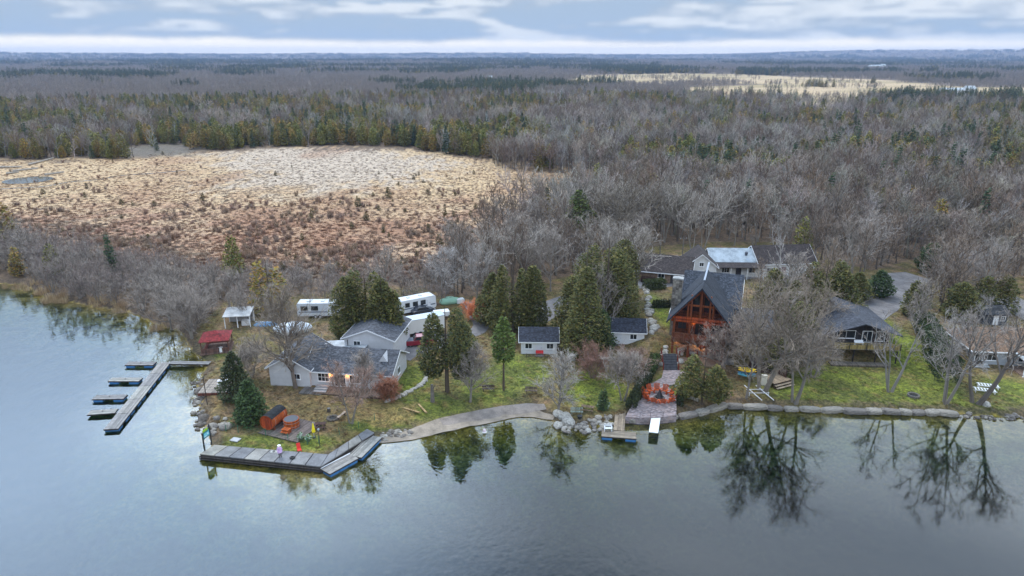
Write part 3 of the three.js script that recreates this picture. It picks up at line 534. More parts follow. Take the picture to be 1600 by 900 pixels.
// ---------------------------------------------------------------- grey cottage on the point
{
  const g = thing('cottage', 'long pale cottage with dark shingle roof and lit porch lamps on the point', 'house', 546, 606, yawOf(-8));
  const roof = roofMat(C(140, 143, 154, 0.82)), wall = sidingMat(cream), metalRoof = concreteMat(C(226, 230, 238));
  gable(g, { w: 13.6, d: 8.4, h: 2.7, rise: 2.2, wall, roof });
  gable(g, { w: 6.6, d: 9, h: 3.1, rise: 1.9, x: -9.4, z: 0.6, ridge: 'z', wall, roof, names: ['wing_wall', 'wing_roof'] });
  gable(g, { w: 8.4, d: 9.5, h: 4.7, rise: 1.6, x: 0.4, z: -8.6, ridge: 'z', wall, roof, names: ['rear_wall', 'rear_roof'] });
  part('rear_slope', prism([[-1.4, 2.5], [7.2, 3.6], [7.2, 3.8], [-1.4, 2.7]], 5, 'z'), metalRoof, g, [-6.9, 0, -8.8]);
  part('gablet', prism([[-0.7, 0], [0.7, 0], [0, 1.1]], 2.2, 'z'), wall, g, [5.1, 3.9, -3.0]);
  window_(g, 1.7, 1.25, -4.1, 0.95, 0.05, { bars: 2, rows: 1 }); door_(g, 1.9, 2.05, -1.4, 0.15, 0.04, trimMat, 0, true); window_(g, 1.6, 1.2, 1.0, 0.95, 0.05, { bars: 1 });
  door_(g, 1.0, 2.0, 5.6, 0.1, 0.04); window_(g, 1.0, 0.8, -8.2, 1.3, 0.65, {}); window_(g, 1.1, 0.8, -1.6, 3.4, -8.55, {}); window_(g, 1.2, 1, 6.86, 1.1, -4, { face: Math.PI / 2 });
  part('downspout', box(0.1, 4.4, 0.1, -3.2, 0, -8.5), black, g);
  part('chimney', [cyl(0.12, 0.12, 1.0, -5, 4.4, -4), cyl(0.2, 0.2, 0.1, -5, 5.4, -4)], mat([0.4, 0.4, 0.42], { metalness: 0.5 }), g);
  lamp(g, -2.75, 2.1, 0.14, 3.5); lamp(g, -0.1, 2.1, 0.14, 2);
  const porch = part('porch', [box(11, 0.18, 2.6, 0.6, -0.05, 1.35)], woodMat(C(150, 132, 116, 0.8)), g); part('edge_beam', box(11.2, 0.26, 0.16, 0.6, -0.12, 2.72), woodMat(C(112, 92, 78, 0.8)), porch);
  for (let k = 0; k < 3; k++) part('step', box(2.0, 0.17, 0.55, -4.0, 0.42 - 0.2 * k, 0.9 + 0.55 * k), concreteMat(C(206, 206, 210)), g);
  part('stair_landing', box(3.6, 0.22, 2.2, -5.2, -0.1, 1.9), woodMat(C(150, 146, 144, 0.8)), g);
}
// ---------------------------------------------------------------- small outbuildings on the left
{
  const g = thing('gazebo', 'open gazebo with a faded red roof at the bay shore', 'gazebo', 340, 545, yawOf(14)); clear(g, 3.5);
  const r = part('roof', turned(new THREE.ConeGeometry(3.5, 1.15, 4).rotateY(Math.PI / 4), 0, 0, 0, 0, 3.0, 0), roofMat(C(196, 62, 66, 0.9)), g); part('eave', box(5.0, 0.12, 5.0, 0, 2.32, 0), woodMat(C(150, 70, 64)), r);
  for (const x of [-2.2, 2.2]) for (const z of [-2.2, 2.2]) part('post', box(0.16, 2.4, 0.16, x, 0, z), woodMat(C(120, 84, 70)), g);
  part('floor', box(5, 0.2, 5, 0, 0, 0), woodMat(C(140, 112, 100)), g); part('bench', [box(3.8, 0.08, 0.5, 0, 0.6, -1.7), box(3.8, 0.5, 0.06, 0, 0.75, -1.95), box(0.5, 0.08, 3, -1.7, 0.6, 0)], woodMat(C(150, 74, 62)), g);
  part('rail_panel', [box(4.4, 0.8, 0.08, 0, 0.25, 2.2), box(0.08, 0.8, 4.2, 2.2, 0.25, 0)], woodMat(C(128, 96, 86)), g);
  solo('barrel', [cyl(0.35, 0.38, 0.5), cyl(0.38, 0.35, 0.5, 0, 0.5)], mat(C(228, 228, 228)), 'white barrel beside the red-roofed gazebo', 'barrel', spot(346, 551), 0);
}
{
  const g = thing('carport', 'white flat-roofed open shelter behind the red gazebo', 'shelter', 372, 512, yawOf(8)); clear(g, 3);
  part('roof', turned(box(5.0, 0.14, 4.2), 0.12, 0, 0, 0, 2.6, -1.6), concreteMat(C(226, 226, 230)), g);
  for (const x of [-2.3, 0, 2.3]) part('post', box(0.14, 2.5, 0.14, x, 0, 0), trimMat, g); for (const x of [-2.3, 2.3]) part('post', box(0.14, 2.8, 0.14, x, 0, -3.4), trimMat, g);
  part('back_wall', box(4.8, 2.5, 0.1, 0, 0, -3.5), sidingMat(C(190, 190, 194)), g); part('bin', box(1.4, 1.0, 1.0, 1.2, 0, -1.4), mat(C(206, 206, 210)), g);
  const t = thing('tarp_covered_boat', 'boat wrapped in a white tarp behind the cottage', 'boat', 458, 522, yawOf(12)); clear(t, 3.5);
  const hull = new THREE.SphereGeometry(1, 18, 10).scale(3.6, 1.25, 1.5), p = hull.attributes.position; for (let i = 0; i < p.count; i++) p.setY(i, p.getY(i) * (1 + 0.25 * (noise(p.getX(i) * 2, p.getZ(i) * 3) - 0.5)) + 0.25 * (noise(p.getX(i) * 3, p.getZ(i)) - 0.5)); hull.computeVertexNormals();
  part('tarp', hull.translate(0, 1.15, 0), mat(C(214, 224, 234), { roughness: 0.5 }), t); part('trailer', [box(6.4, 0.14, 0.12, 0, 0.4, 0.7), box(6.4, 0.14, 0.12, 0, 0.4, -0.7)], mat([0.2, 0.2, 0.2], { metalness: 0.5 }), t);
  for (const z of [-1, 1]) part('wheel', turned(cyl(0.34, 0.34, 0.2), Math.PI / 2, 0, 0, 0.8, 0.34, z), black, t);
  const b = thing('blue_boat', 'blue upturned rowing boat between the shelter and the tarp', 'boat', 415, 508, yawOf(5)); part('hull', new THREE.SphereGeometry(1, 14, 8, 0, 6.3, 0, 1.57).scale(2.3, 0.75, 0.8), mat(C(104, 150, 190)), b); part('keel', box(3.8, 0.1, 0.08, 0, 0.7, 0), mat(C(210, 216, 222)), b);
}
function camper(label, px, py, turn, L, colour, windows) {
  const g = thing('camper_trailer', label, 'camper', px, py, turn); clear(g, L * 0.5);
  const s = new THREE.Shape(); s.moveTo(-L / 2, 0.55); s.lineTo(L / 2 - 0.4, 0.55); s.quadraticCurveTo(L / 2, 0.6, L / 2, 1.3); s.lineTo(L / 2 - 0.15, 2.8); s.quadraticCurveTo(L / 2 - 0.2, 3.1, L / 2 - 0.6, 3.1); s.lineTo(-L / 2 + 0.3, 3.1); s.quadraticCurveTo(-L / 2, 3.1, -L / 2, 2.7); s.lineTo(-L / 2, 0.55);
  part('body', new THREE.ExtrudeGeometry(s, { depth: 2.4, bevelEnabled: true, bevelSize: 0.06, bevelThickness: 0.06, bevelSegments: 2 }).translate(0, 0, -1.2), mat(colour, { roughness: 0.4 }), g);
  part('stripe', box(L - 0.5, 0.22, 0.02, 0, 1.25, 1.275), mat(C(96, 104, 120)), g);
  for (const [x, w] of windows) window_(g, w, 0.75, x, 1.75, 1.28, { frame: black, sill: false, bars: 0 });
  door_(g, 0.7, 1.85, L * 0.28, 0.75, 1.29, mat(C(214, 216, 220)));
  for (const z of [-1.05, 1.05]) for (const x of [-0.55, 0.35]) { const w = part('wheel', turned(cyl(0.36, 0.36, 0.22, 0, 0, 0, 16), Math.PI / 2, 0, 0, x, 0.36, z), black, g); part('rim', turned(cyl(0.2, 0.2, 0.24), Math.PI / 2, 0, 0, x, 0.36, z), mat([0.5, 0.5, 0.5], { metalness: 0.6 }), w); }
  part('hitch', [bar([L / 2, 0.55, 0.5], [L / 2 + 1.2, 0.5, 0], 0.06), bar([L / 2, 0.55, -0.5], [L / 2 + 1.2, 0.5, 0], 0.06)], black, g);
  for (const x of [-L * 0.25, L * 0.1]) part('roof_vent', box(0.6, 0.14, 0.6, x, 3.16, 0), mat(C(200, 204, 210)), g);
  return g;
}
camper('white camper trailer half hidden behind the cedars left of the cottage roof', 500, 494, yawOf(2), 8, C(186, 190, 196), [[-2.6, 1.2], [-0.6, 1.2], [3.2, 0.8]]);
camper('white camper trailer parked behind the grey box trailer', 652, 486, yawOf(32), 7.4, C(214, 217, 222), [[-2.6, 0.8], [-0.9, 0.9], [0.8, 0.9]]);
{
  const g = thing('box_trailer', 'long grey-white box trailer beside the dark red pickup', 'trailer', 662, 524, yawOf(27)); clear(g, 4.5);
  part('body', box(8.6, 2.5, 2.5, 0, 0.75, -1.2), mat(C(212, 210, 204), { roughness: 0.5 }), g); part('roof_skin', box(8.7, 0.08, 2.6, 0, 3.26, -1.2), mat(C(176, 186, 196), { roughness: 0.4, metalness: 0.3 }), g);
  part('door', box(0.05, 2.2, 2.2, 4.33, 0.9, -1.2), mat(C(198, 198, 198)), g); part('chassis', box(8, 0.2, 1.2, 0, 0.5, -1.2), black, g); part('corner_post', box(0.16, 2.6, 0.1, 2.9, 0.72, 0.09), black, g);
  for (const x of [-1.6, -0.6]) for (const z of [-2.25, -0.15]) part('wheel', turned(cyl(0.45, 0.45, 0.26, 0, 0, 0, 14), Math.PI / 2, 0, 0, x, 0.45, z), black, g);
}
function car(name, label, px, py, turn, paint, hoodPaint, pickup) {
  const g = thing(name, label, 'car', px, py, turn); clear(g, 2.4); const L = pickup ? 5.8 : 4.6, h = L / 2;
  const side = pickup ? [[-h, 0.55], [-h, 1.12], [-0.55, 1.16], [-0.6, 1.2], [1.1, 1.2], [h - 0.35, 1.1], [h, 0.95], [h, 0.5], [h - 0.4, 0.42], [-h + 0.2, 0.45]] : [[-h, 0.5], [-h, 1.0], [-h + 0.4, 1.08], [1.0, 1.05], [h - 0.3, 0.92], [h, 0.7], [h, 0.42], [-h, 0.42]];
  const b = (pts, w, m, n, p) => part(n, new THREE.ExtrudeGeometry(new THREE.Shape(pts.map(([x, y]) => new THREE.Vector2(x, y))), { depth: w - 0.12, bevelEnabled: true, bevelSize: 0.05, bevelThickness: 0.06, bevelSegments: 2 }).translate(0, 0, -(w - 0.12) / 2), m, p);
  const pm = new THREE.MeshPhysicalMaterial({ color: rgb(paint), roughness: 0.35, clearcoat: 0.8, clearcoatRoughness: 0.1 });
  const body = b(side, 1.9, pm, 'body', g);
  const cab = pickup ? [[-0.7, 1.16], [-0.55, 1.85], [0.65, 1.88], [1.25, 1.18]] : [[-h + 0.5, 1.05], [-h + 0.95, 1.6], [0.3, 1.62], [1.15, 1.04]];
  b(cab, 1.62, pm, 'cabin', g);
  const sc = (k, dy) => cab.map(([x, y]) => [(x - 0.2) * k + 0.2, (y - 1.5) * k + 1.5 + dy]);
  b(sc(0.82, 0), 1.68, glassMat, 'side_window', g);
  part('windscreen', turned(box(0.04, 0.78, 1.4), 0, 0, pickup ? 0.70 : 0.95, pickup ? 1.32 : 1.2, pickup ? 1.2 : 1.08, 0), glassMat, g);
  if (pickup) { part('cargo_bed', box(1.95, 0.1, 1.5, -1.75, 1.19, 0), mat([0.03, 0.03, 0.03]), g); part('hood', box(1.55, 0.06, 1.7, 1.95, 1.19, 0), mat(hoodPaint, { roughness: 0.5 }), g); }
  for (const z of [-0.62, 0.62]) part('headlight', box(0.06, 0.18, 0.36, h + 0.04, 0.78, z), mat(C(220, 222, 226), { roughness: 0.2 }), g);
  part('bumper', box(0.16, 0.22, 1.9, h + 0.03, 0.42, 0), mat([0.45, 0.45, 0.45], { roughness: 0.35, metalness: 0.6 }), g);
  for (const x of [-h * 0.62, h * 0.62]) for (const z of [-0.88, 0.88]) { const w = part('wheel', turned(cyl(0.38, 0.38, 0.25, 0, 0, 0, 18), Math.PI / 2, 0, 0, x, 0.38, z), black, g); part('rim', turned(cyl(0.22, 0.22, 0.27, 0, 0, 0, 12), Math.PI / 2, 0, 0, x, 0.38, z), mat([0.5, 0.5, 0.5], { metalness: 0.7, roughness: 0.3 }), w); }
  return g;
}
car('pickup_truck', 'dark red pickup with a grey hood parked by the cedars', 657, 539, yawOf(190), C(138, 24, 44), C(96, 100, 112), true);
car('parked_car', 'dark car parked in front of the rear camper trailer', 661, 490, yawOf(30), C(52, 58, 70), C(52, 58, 70), false);
{
  const g = thing('tarped_load', 'green and white tarp thrown over stored goods beside the lane', 'tarp', 702, 474, 0.4); const h = new THREE.SphereGeometry(1, 14, 8).scale(2.2, 0.9, 1.1), p = h.attributes.position; for (let i = 0; i < p.count; i++) p.setY(i, p.getY(i) + 0.4 * noise(p.getX(i) * 3, p.getZ(i) * 3)); h.computeVertexNormals(); part('tarp', h.translate(0, 0.3, 0), mat(C(150, 192, 170)), g); part('crate', box(1.6, 0.9, 1.2, 2.2, 0, 0.5), mat(C(216, 220, 222)), g);
  const w = thing('utility_trailer', 'small white utility trailer by the lane behind the cedar', 'trailer', 690, 496, 0.3); part('bed', box(3, 0.9, 1.7, 0, 0.5, 0), mat(C(220, 222, 224)), w); for (const z of [-0.95, 0.95]) part('wheel', turned(cyl(0.33, 0.33, 0.2), Math.PI / 2, 0, 0, 0, 0.33, z), black, w); part('hitch', bar([1.5, 0.6, 0], [2.8, 0.5, 0], 0.06), black, w);
}
// ---------------------------------------------------------------- little white cabins
for (const [px, py, turn, label, w] of [[842, 553, -1, 'small white cabin with red bench by its door, left of the tall cedars', 6.2], [981, 538, -6, 'small white cabin with a dark roof below the stone wall', 5.6]]) {
  const g = thing('cabin', label, 'cabin', px, py, yawOf(turn), null); const first = px < 900;
  gable(g, { w, d: 5, h: 2.4, rise: 1.5, wall: sidingMat(C(238, 240, 244, 0.95)), roof: roofMat(C(104, 110, 130, 0.62)), over: 0.35 });
  door_(g, 0.9, 1.95, first ? 0.1 : -1.6, 0.1, 0.04, mat(C(206, 210, 216))); window_(g, 1.1, 0.9, first ? -1.8 : 0.9, 1.05, 0.05); if (first) window_(g, 1.1, 0.9, 1.9, 1.05, 0.05);
  if (first) { part('step', [box(1.4, 0.18, 1.0, 0.1, -0.05, 0.7)], concreteMat(C(180, 178, 176)), g); for (const x of [-2.2, 2.4]) part('porch_post', box(0.1, 1.0, 0.1, x, -0.2, 1.7), woodMat(C(112, 100, 92)), g); part('porch_rail', [box(4.6, 0.07, 0.07, 0.1, 0.7, 1.7), box(4.6, 0.07, 0.07, 0.1, 0.3, 1.7)], woodMat(C(124, 110, 100)), g);
    const b = addThing('red_bench', 'red bench against the front of the first white cabin', 'bench', [g.position.x + 0.1, g.position.y + 0.05, g.position.z + 0.7], 0); part('seat', box(1.3, 0.07, 0.4, 0, 0.42, 0), mat(C(210, 60, 62)), b); part('backrest', box(1.3, 0.35, 0.06, 0, 0.5, -0.2), mat(C(210, 60, 62)), b); for (const x of [-0.55, 0.55]) part('leg', box(0.08, 0.42, 0.36, x, 0, 0), mat(C(190, 50, 52)), b);
  } else { const l = part('foundation', box(w - 0.1, 1.1, 0.3, 0, -1.1, 0.02), stoneMat(C(136, 128, 122)), g); part('vent', box(0.5, 0.3, 0.06, 1.2, -0.7, 0.2), black, l); }
}
// ---------------------------------------------------------------- the log house
{
  const g = thing('log_house', 'tall orange log house with balcony, stone chimney and dark gable roof', 'house', 1089, 549, yawOf(-19)); g.scale.set(0.9, 1.15, 0.92);
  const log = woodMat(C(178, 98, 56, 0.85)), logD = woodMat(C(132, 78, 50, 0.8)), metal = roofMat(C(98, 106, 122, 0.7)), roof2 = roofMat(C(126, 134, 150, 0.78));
  const wallLogs = (len, h, r = 0.17) => { const out = []; for (let y = r; y < h; y += r * 1.82) out.push(turned(new THREE.CylinderGeometry(r, r, len, 8), 0, 0, Math.PI / 2, 0, y, 0)); return out; };
  const W = 9.6, D = 11;
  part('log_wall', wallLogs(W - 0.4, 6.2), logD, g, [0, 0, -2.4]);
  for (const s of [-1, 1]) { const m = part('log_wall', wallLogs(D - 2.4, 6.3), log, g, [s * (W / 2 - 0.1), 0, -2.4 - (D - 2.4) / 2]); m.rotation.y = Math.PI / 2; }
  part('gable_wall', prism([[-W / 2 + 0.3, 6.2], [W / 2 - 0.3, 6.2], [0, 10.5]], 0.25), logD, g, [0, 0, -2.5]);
  // roof over the front block and the cross roof behind
  const o = W / 2 + 1.2, ye = 5.35, yr = 11.0, rl = D + 1.6;
  const r = part('roof', prism([[-o, ye], [0, yr], [o, ye], [o, ye + 0.26], [0, yr + 0.3], [-o, ye + 0.26]], rl), metal, g, [0, 0, 1.4 - rl / 2]);
  part('bargeboard', [prism([[-o, ye - 0.2], [0, yr - 0.22], [0, yr + 0.34], [-o, ye + 0.3]], 0.12).translate(0, 0, 1.49), prism([[o, ye - 0.2], [0, yr - 0.22], [0, yr + 0.34], [o, ye + 0.3]], 0.12).translate(0, 0, 1.49)], mat([0.03, 0.033, 0.04]), r);
  part('eave_trim', box(0.08, 0.24, rl, -o - 0.05, ye + 0.02, 1.4 - rl / 2), trimMat, r); part('ridge_cap', box(0.34, 0.06, rl, 0, yr + 0.27, 1.4 - rl / 2), mat(C(150, 158, 170)), r);
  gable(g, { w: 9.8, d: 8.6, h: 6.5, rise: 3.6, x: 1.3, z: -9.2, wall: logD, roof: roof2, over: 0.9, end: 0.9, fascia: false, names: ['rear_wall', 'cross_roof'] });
  part('roof_trim', box(0.08, 0.3, 5.6, 0, 0, 0).rotateX(0.74), trimMat, g, [7.2, 7.6, -10.9]);
  gable(g, { w: 7.5, d: 8, h: 3.6, rise: 1.8, x: 9.3, z: -7.2, wall: stoneMat(C(150, 140, 134)), roof: roof2, names: ['side_wall', 'side_roof'], fascia: false });
  window_(g, 1.1, 1.1, 7.6, 1.5, -7.15); window_(g, 1.1, 1.1, 10.6, 1.5, -7.15);
  const ch = part('chimney', box(1.7, 10.9, 1.3, -4.9, 0, -4.4), stoneMat(C(176, 168, 160)), g); part('chimney_cap', box(2.0, 0.22, 1.6, -4.9, 10.9, -4.4), concreteMat(C(196, 196, 198)), ch);
  { const R = rng(91); for (let y = 6.2; y < 10.7; y += 0.44) for (let k = 0; k < 3; k++) { part('stone', box(0.42 + 0.12 * R(), 0.3 + 0.1 * R(), 0.16, -5.45 + k * 0.56, y + 0.08 * R(), -3.74), stoneMats[Math.floor(R() * 3)], ch); part('stone', box(0.16, 0.3 + 0.1 * R(), 0.32 + 0.1 * R(), -5.76, y + 0.08 * R(), -4.85 + k * 0.44), stoneMats[Math.floor(R() * 3)], ch); } }
  // front: posts, balcony, beams
  for (const x of [-4.6, -1.7, 1.7, 4.6]) part('log_post', cyl(0.24, 0.22, x === -4.6 || x === 4.6 ? 6.0 : 2.7, x, 0, 0.55, 10), log, g);
  for (const x of [-1.7, 1.7]) part('log_post', cyl(0.2, 0.18, 6.9, x, 2.9, 0.2, 10), log, g);
  const dk = part('balcony', [...boards(9.8, 3.4, 18, 0.09).map((b) => b.translate(0, 2.72, -0.75)), box(9.9, 0.3, 0.2, 0, 2.42, 0.86)], woodMat(C(150, 96, 66, 0.85)), g); part('joist', [bar([-4.8, 2.5, 0.4], [4.8, 2.5, 0.4], 0.16, 8)], log, dk);
  part('railing', railing(9.6, 1.0, 4, 40, 0.07), woodMat(C(150, 100, 76)), g, [0, 2.85, 0.85]);
  for (const s of [-1, 1]) { const m = part('railing', railing(2.8, 1.0, 1, 12, 0.07), log, g, [s * 4.8, 2.85, -0.6]); m.rotation.y = Math.PI / 2; }
  part('beam', [bar([-5.4, 6.1, 0.3], [5.4, 6.1, 0.3], 0.24, 10), bar([-5.2, 5.65, 0.35], [5.2, 5.65, 0.35], 0.17, 8)], woodMat(C(206, 92, 42, 0.9)), g);
  part('truss', [bar([0, 6.1, 0.2], [0, 10.4, 0.2], 0.22, 8), bar([-5.4, 5.9, 0.2], [0, 10.6, 0.2], 0.2, 8), bar([5.4, 5.9, 0.2], [0, 10.6, 0.2], 0.2, 8), bar([-2.3, 6.1, 0.2], [-2.3, 8.6, 0.2], 0.16, 8), bar([2.3, 6.1, 0.2], [2.3, 8.6, 0.2], 0.16, 8), bar([-2.3, 8.2, 0.2], [2.3, 8.2, 0.2], 0.16, 8)], log, g);
  // windows and doors
  const lf = { frame: logD, sill: false };
  for (const [x, w] of [[-3.3, 1.5], [3.1, 1.9]]) { window_(g, w, 1.6, x, 3.7, -2.16, { ...lf, bars: 1 }); window_(g, w, 1.5, x, 0.8, -2.16, { ...lf, bars: 1 }); }
  door_(g, 1.7, 2.2, -0.1, 2.9, -2.16, logD, 0, true); door_(g, 1.8, 2.1, -0.6, 0.1, -2.16, logD, 0, true);
  for (const s of [-1, 1]) { const m = part('window', [prism([[s * 0.35, 0], [s * 2.1, 0], [s * 2.1, 1.55], [s * 0.35, 3.1]], 0.06)], logD, g, [0, 6.5, -2.34]); part('pane', prism([[s * 0.45, 0.1], [s * 2.0, 0.1], [s * 2.0, 1.45], [s * 0.45, 2.88]], 0.1), glassMat, m); const q = part('window', [prism([[s * 2.45, 0], [s * 4.0, 0], [s * 2.45, 1.3]], 0.06)], logD, g, [0, 6.5, -2.34]); part('pane', prism([[s * 2.55, 0.08], [s * 3.7, 0.08], [s * 2.55, 1.08]], 0.1), glassMat, q); }
  lamp(g, -1.25, 4.9, -2.05, 5); lamp(g, 1.3, 4.9, -2.05, 5); lamp(g, 0.6, 1.9, -2.05, 6); lamp(g, -3.9, 2.1, -2.05, 4);
  part('patio', box(11, 0.2, 5.4, 0, -0.12, 0.6), concreteMat(C(176, 150, 128)), g);
  const b = addThing('log_bench', 'orange log bench on the balcony of the log house', 'bench', [g.position.x + 2.2, g.position.y + 3.28, g.position.z + 0.4], yawOf(-19)); part('seat', box(2.2, 0.1, 0.55, 0, 0.42, 0), woodMat(C(236, 132, 44)), b); part('backrest', [box(2.2, 0.16, 0.08, 0, 0.62, -0.26), box(2.2, 0.16, 0.08, 0, 0.86, -0.26)], woodMat(C(236, 132, 44)), b); for (const x of [-0.95, 0.95]) part('leg', box(0.12, 0.42, 0.5, x, 0, 0), woodMat(C(200, 104, 40)), b);
  // log-edged steps climbing along the left side
  for (let k = 0; k < 9; k++) solo('terrace_step', box(2.3, 0.26, 1.05), concreteMat(C(184, 186, 192)), 'broad grey step in the flight along the left side of the log house', 'step', [g.position.x - 6.3 + 0.3 * k, g.position.y + 0.02 + 0.17 * k, g.position.z - 2.0 - 0.98 * k], 0, 'steps left of the log house');
}
// ---------------------------------------------------------------- dark cottage on the right lawn
{
  const g = thing('lake_cottage', 'dark cottage with a low grey gable roof and tan-railed deck on the lawn', 'house', 1346, 560, yawOf(-4));
  const roof = roofMat(C(124, 128, 142, 0.68)), dark = woodMat(C(70, 62, 60, 0.8));
  gable(g, { w: 9.8, d: 11, h: 4.6, rise: 1.55, z: -2.0, ridge: 'z', over: 1.5, end: 1.6, wall: dark, roof, fascia: false });
  gable(g, { w: 5, d: 6, h: 3.9, rise: 1.2, x: -4.6, z: -11.6, ridge: 'x', over: 0.6, wall: dark, roof, fascia: false, names: ['rear_wall', 'rear_roof'] });
  part('deck', [...boards(11.2, 3.2, 16, 0.08).map((b) => b.translate(0, 2.3, -0.45))], woodMat(C(150, 138, 112)), g);
  part('railing', [box(11.2, 0.08, 0.08, 0, 3.35, 1.1), box(11.1, 0.72, 0.03, 0, 2.45, 1.1)], woodMat(C(186, 164, 108)), g); { const m = part('railing', [box(0.08, 0.08, 4.2, -5.6, 3.35, -1), box(0.03, 0.72, 4.2, -5.6, 2.45, -1)], woodMat(C(186, 164, 108)), g); }
  for (let k = 0; k < 5; k++) part('rail_post', box(0.1, 1.1, 0.1, -5.5 + k * 2.75, 2.38, 1.18), black, g);
  for (const x of [-5.2, -1.8, 1.8, 5.2]) part('post', box(0.18, 2.3, 0.18, x, -0.2, 0.9), dark, g);
  window_(g, 2.9, 1.3, -2.3, 3.2, -1.95, { bars: 1 }); door_(g, 1.7, 2.1, 1.2, 2.45, -1.95, trimMat, 0, true); window_(g, 1.4, 1.6, 3.4, 2.8, -1.95); window_(g, 2.4, 1.2, -1.5, 0.7, -1.95); window_(g, 2.2, 1.4, 2.2, 0.5, -1.95, { bars: 2, rows: 1 });
  part('stair_slope', turned(box(1.3, 0.12, 5.6), 0.42, 0, 0, -6.4, 1.3, -2.4), woodMat(C(160, 132, 96)), g); part('lower_platform', [box(9.4, 0.25, 1.4, -1.2, -0.1, 1.9)], woodMat(C(132, 122, 112)), g);
  const t = addThing('deck_bench', 'white bench on the tan-railed deck of the dark cottage', 'bench', [g.position.x - 0.4, g.position.y + 2.38, g.position.z - 0.9], -0.07); part('seat', box(1.5, 0.08, 0.45, 0, 0.42, 0), trimMat, t); part('backrest', box(1.5, 0.35, 0.06, 0, 0.5, -0.22), trimMat, t); for (const x of [-0.65, 0.65]) part('leg', box(0.08, 0.42, 0.4, x, 0, 0), trimMat, t);
}
// ---------------------------------------------------------------- tan-roofed cottage at the right edge
{
  const g = thing('tan_roof_cottage', 'cottage with tan hipped roof and white-posted porch at the right edge', 'house', 1585, 578, yawOf(-5));
  const roof = roofMat(C(190, 152, 122, 0.85)), wall = sidingMat(C(176, 182, 190));
  part('wall', box(13, 3.0, 9, 0.8, -0.3, -6), wall, g); clear(g, 7);
  const v = [[-6.6, 2.7, -0.9], [8.4, 2.7, -0.9], [8.4, 2.7, -11.1], [-6.6, 2.7, -11.1], [-2.6, 5.2, -6], [4.4, 5.2, -6]], s = new Soup(), q = (a, b, c) => s.tri(v[a], v[b], v[c], [1, 1, 1]); q(0, 1, 5); q(0, 5, 4); q(1, 2, 5); q(2, 3, 4); q(2, 4, 5); q(3, 0, 4); q(0, 3, 2); q(0, 2, 1);
  const rg = s.geometry(); rg.deleteAttribute('color'); rg.setAttribute('uv', new THREE.BufferAttribute(new Float32Array(rg.attributes.position.count * 2), 2)); const r = part('roof', rg, roof, g); part('fascia', [box(15.1, 0.2, 0.08, 0.9, 2.52, -0.86), box(0.08, 0.2, 10.2, -6.66, 2.52, -6)], trimMat, r);
  part('front_gable', prism([[-4, 2.6], [4, 2.6], [0, 4.4]], 5), roof, g, [4.2, 0.15, -2.2]);
  part('porch_roof', turned(box(7.4, 0.14, 3.4), 0.1, 0, 0, 3.6, 2.5, 0.9), concreteMat(C(200, 206, 212)), g);
  for (const x of [0.1, 2.6, 5.0, 7.2]) part('porch_post', box(0.2, 2.6, 0.2, x, -0.1, 2.3), trimMat, g); part('porch_floor', box(7.6, 0.22, 3.8, 3.6, -0.12, 0.6), woodMat(C(168, 142, 130)), g); part('porch_edge', box(7.7, 0.2, 0.1, 3.6, -0.14, 2.54), trimMat, g);
  window_(g, 2.2, 1.3, -3.4, 1.0, -1.45, { bars: 2 }); door_(g, 1.6, 2.0, -5.0, 0.1, -1.45, trimMat, 0, true); window_(g, 2.0, 1.3, 2.2, 0.9, -1.45, { bars: 1 }); window_(g, 1.8, 1.3, 5.6, 0.9, -1.45);
  part('step', [box(2.4, 0.16, 0.5, -5, 0.3, -0.9), box(2.4, 0.16, 0.5, -5, 0.12, -0.4)], concreteMat(C(220, 222, 226)), g);
  const c = addThing('porch_chair', 'pale blue chair on the porch of the tan-roofed cottage', 'chair', [g.position.x + 2.4, g.position.y + 0.12, g.position.z + 1.0], 0.5); part('seat', box(0.6, 0.08, 0.6, 0, 0.4, 0), mat(C(150, 196, 206)), c); part('backrest', turned(box(0.6, 0.6, 0.06), -0.2, 0, 0, 0, 0.45, -0.3), mat(C(150, 196, 206)), c); for (const x of [-0.25, 0.25]) for (const z of [-0.25, 0.25]) part('leg', box(0.06, 0.4, 0.06, x, 0, z), mat(C(140, 186, 196)), c);
  const k = thing('tool_shed', 'small dark shed with a white door behind the tan-roofed cottage', 'shed', 1553, 508, 0); gable(k, { w: 4.4, d: 3.6, h: 2.3, rise: 0.9, wall: sidingMat(C(84, 88, 96, 0.8)), roof: roofMat(C(110, 112, 118, 0.6)), fascia: false }); door_(k, 0.95, 1.95, 0.1, 0.05, 0.04); window_(k, 0.7, 0.8, 1.4, 0.9, 0.05, { sill: false });
}
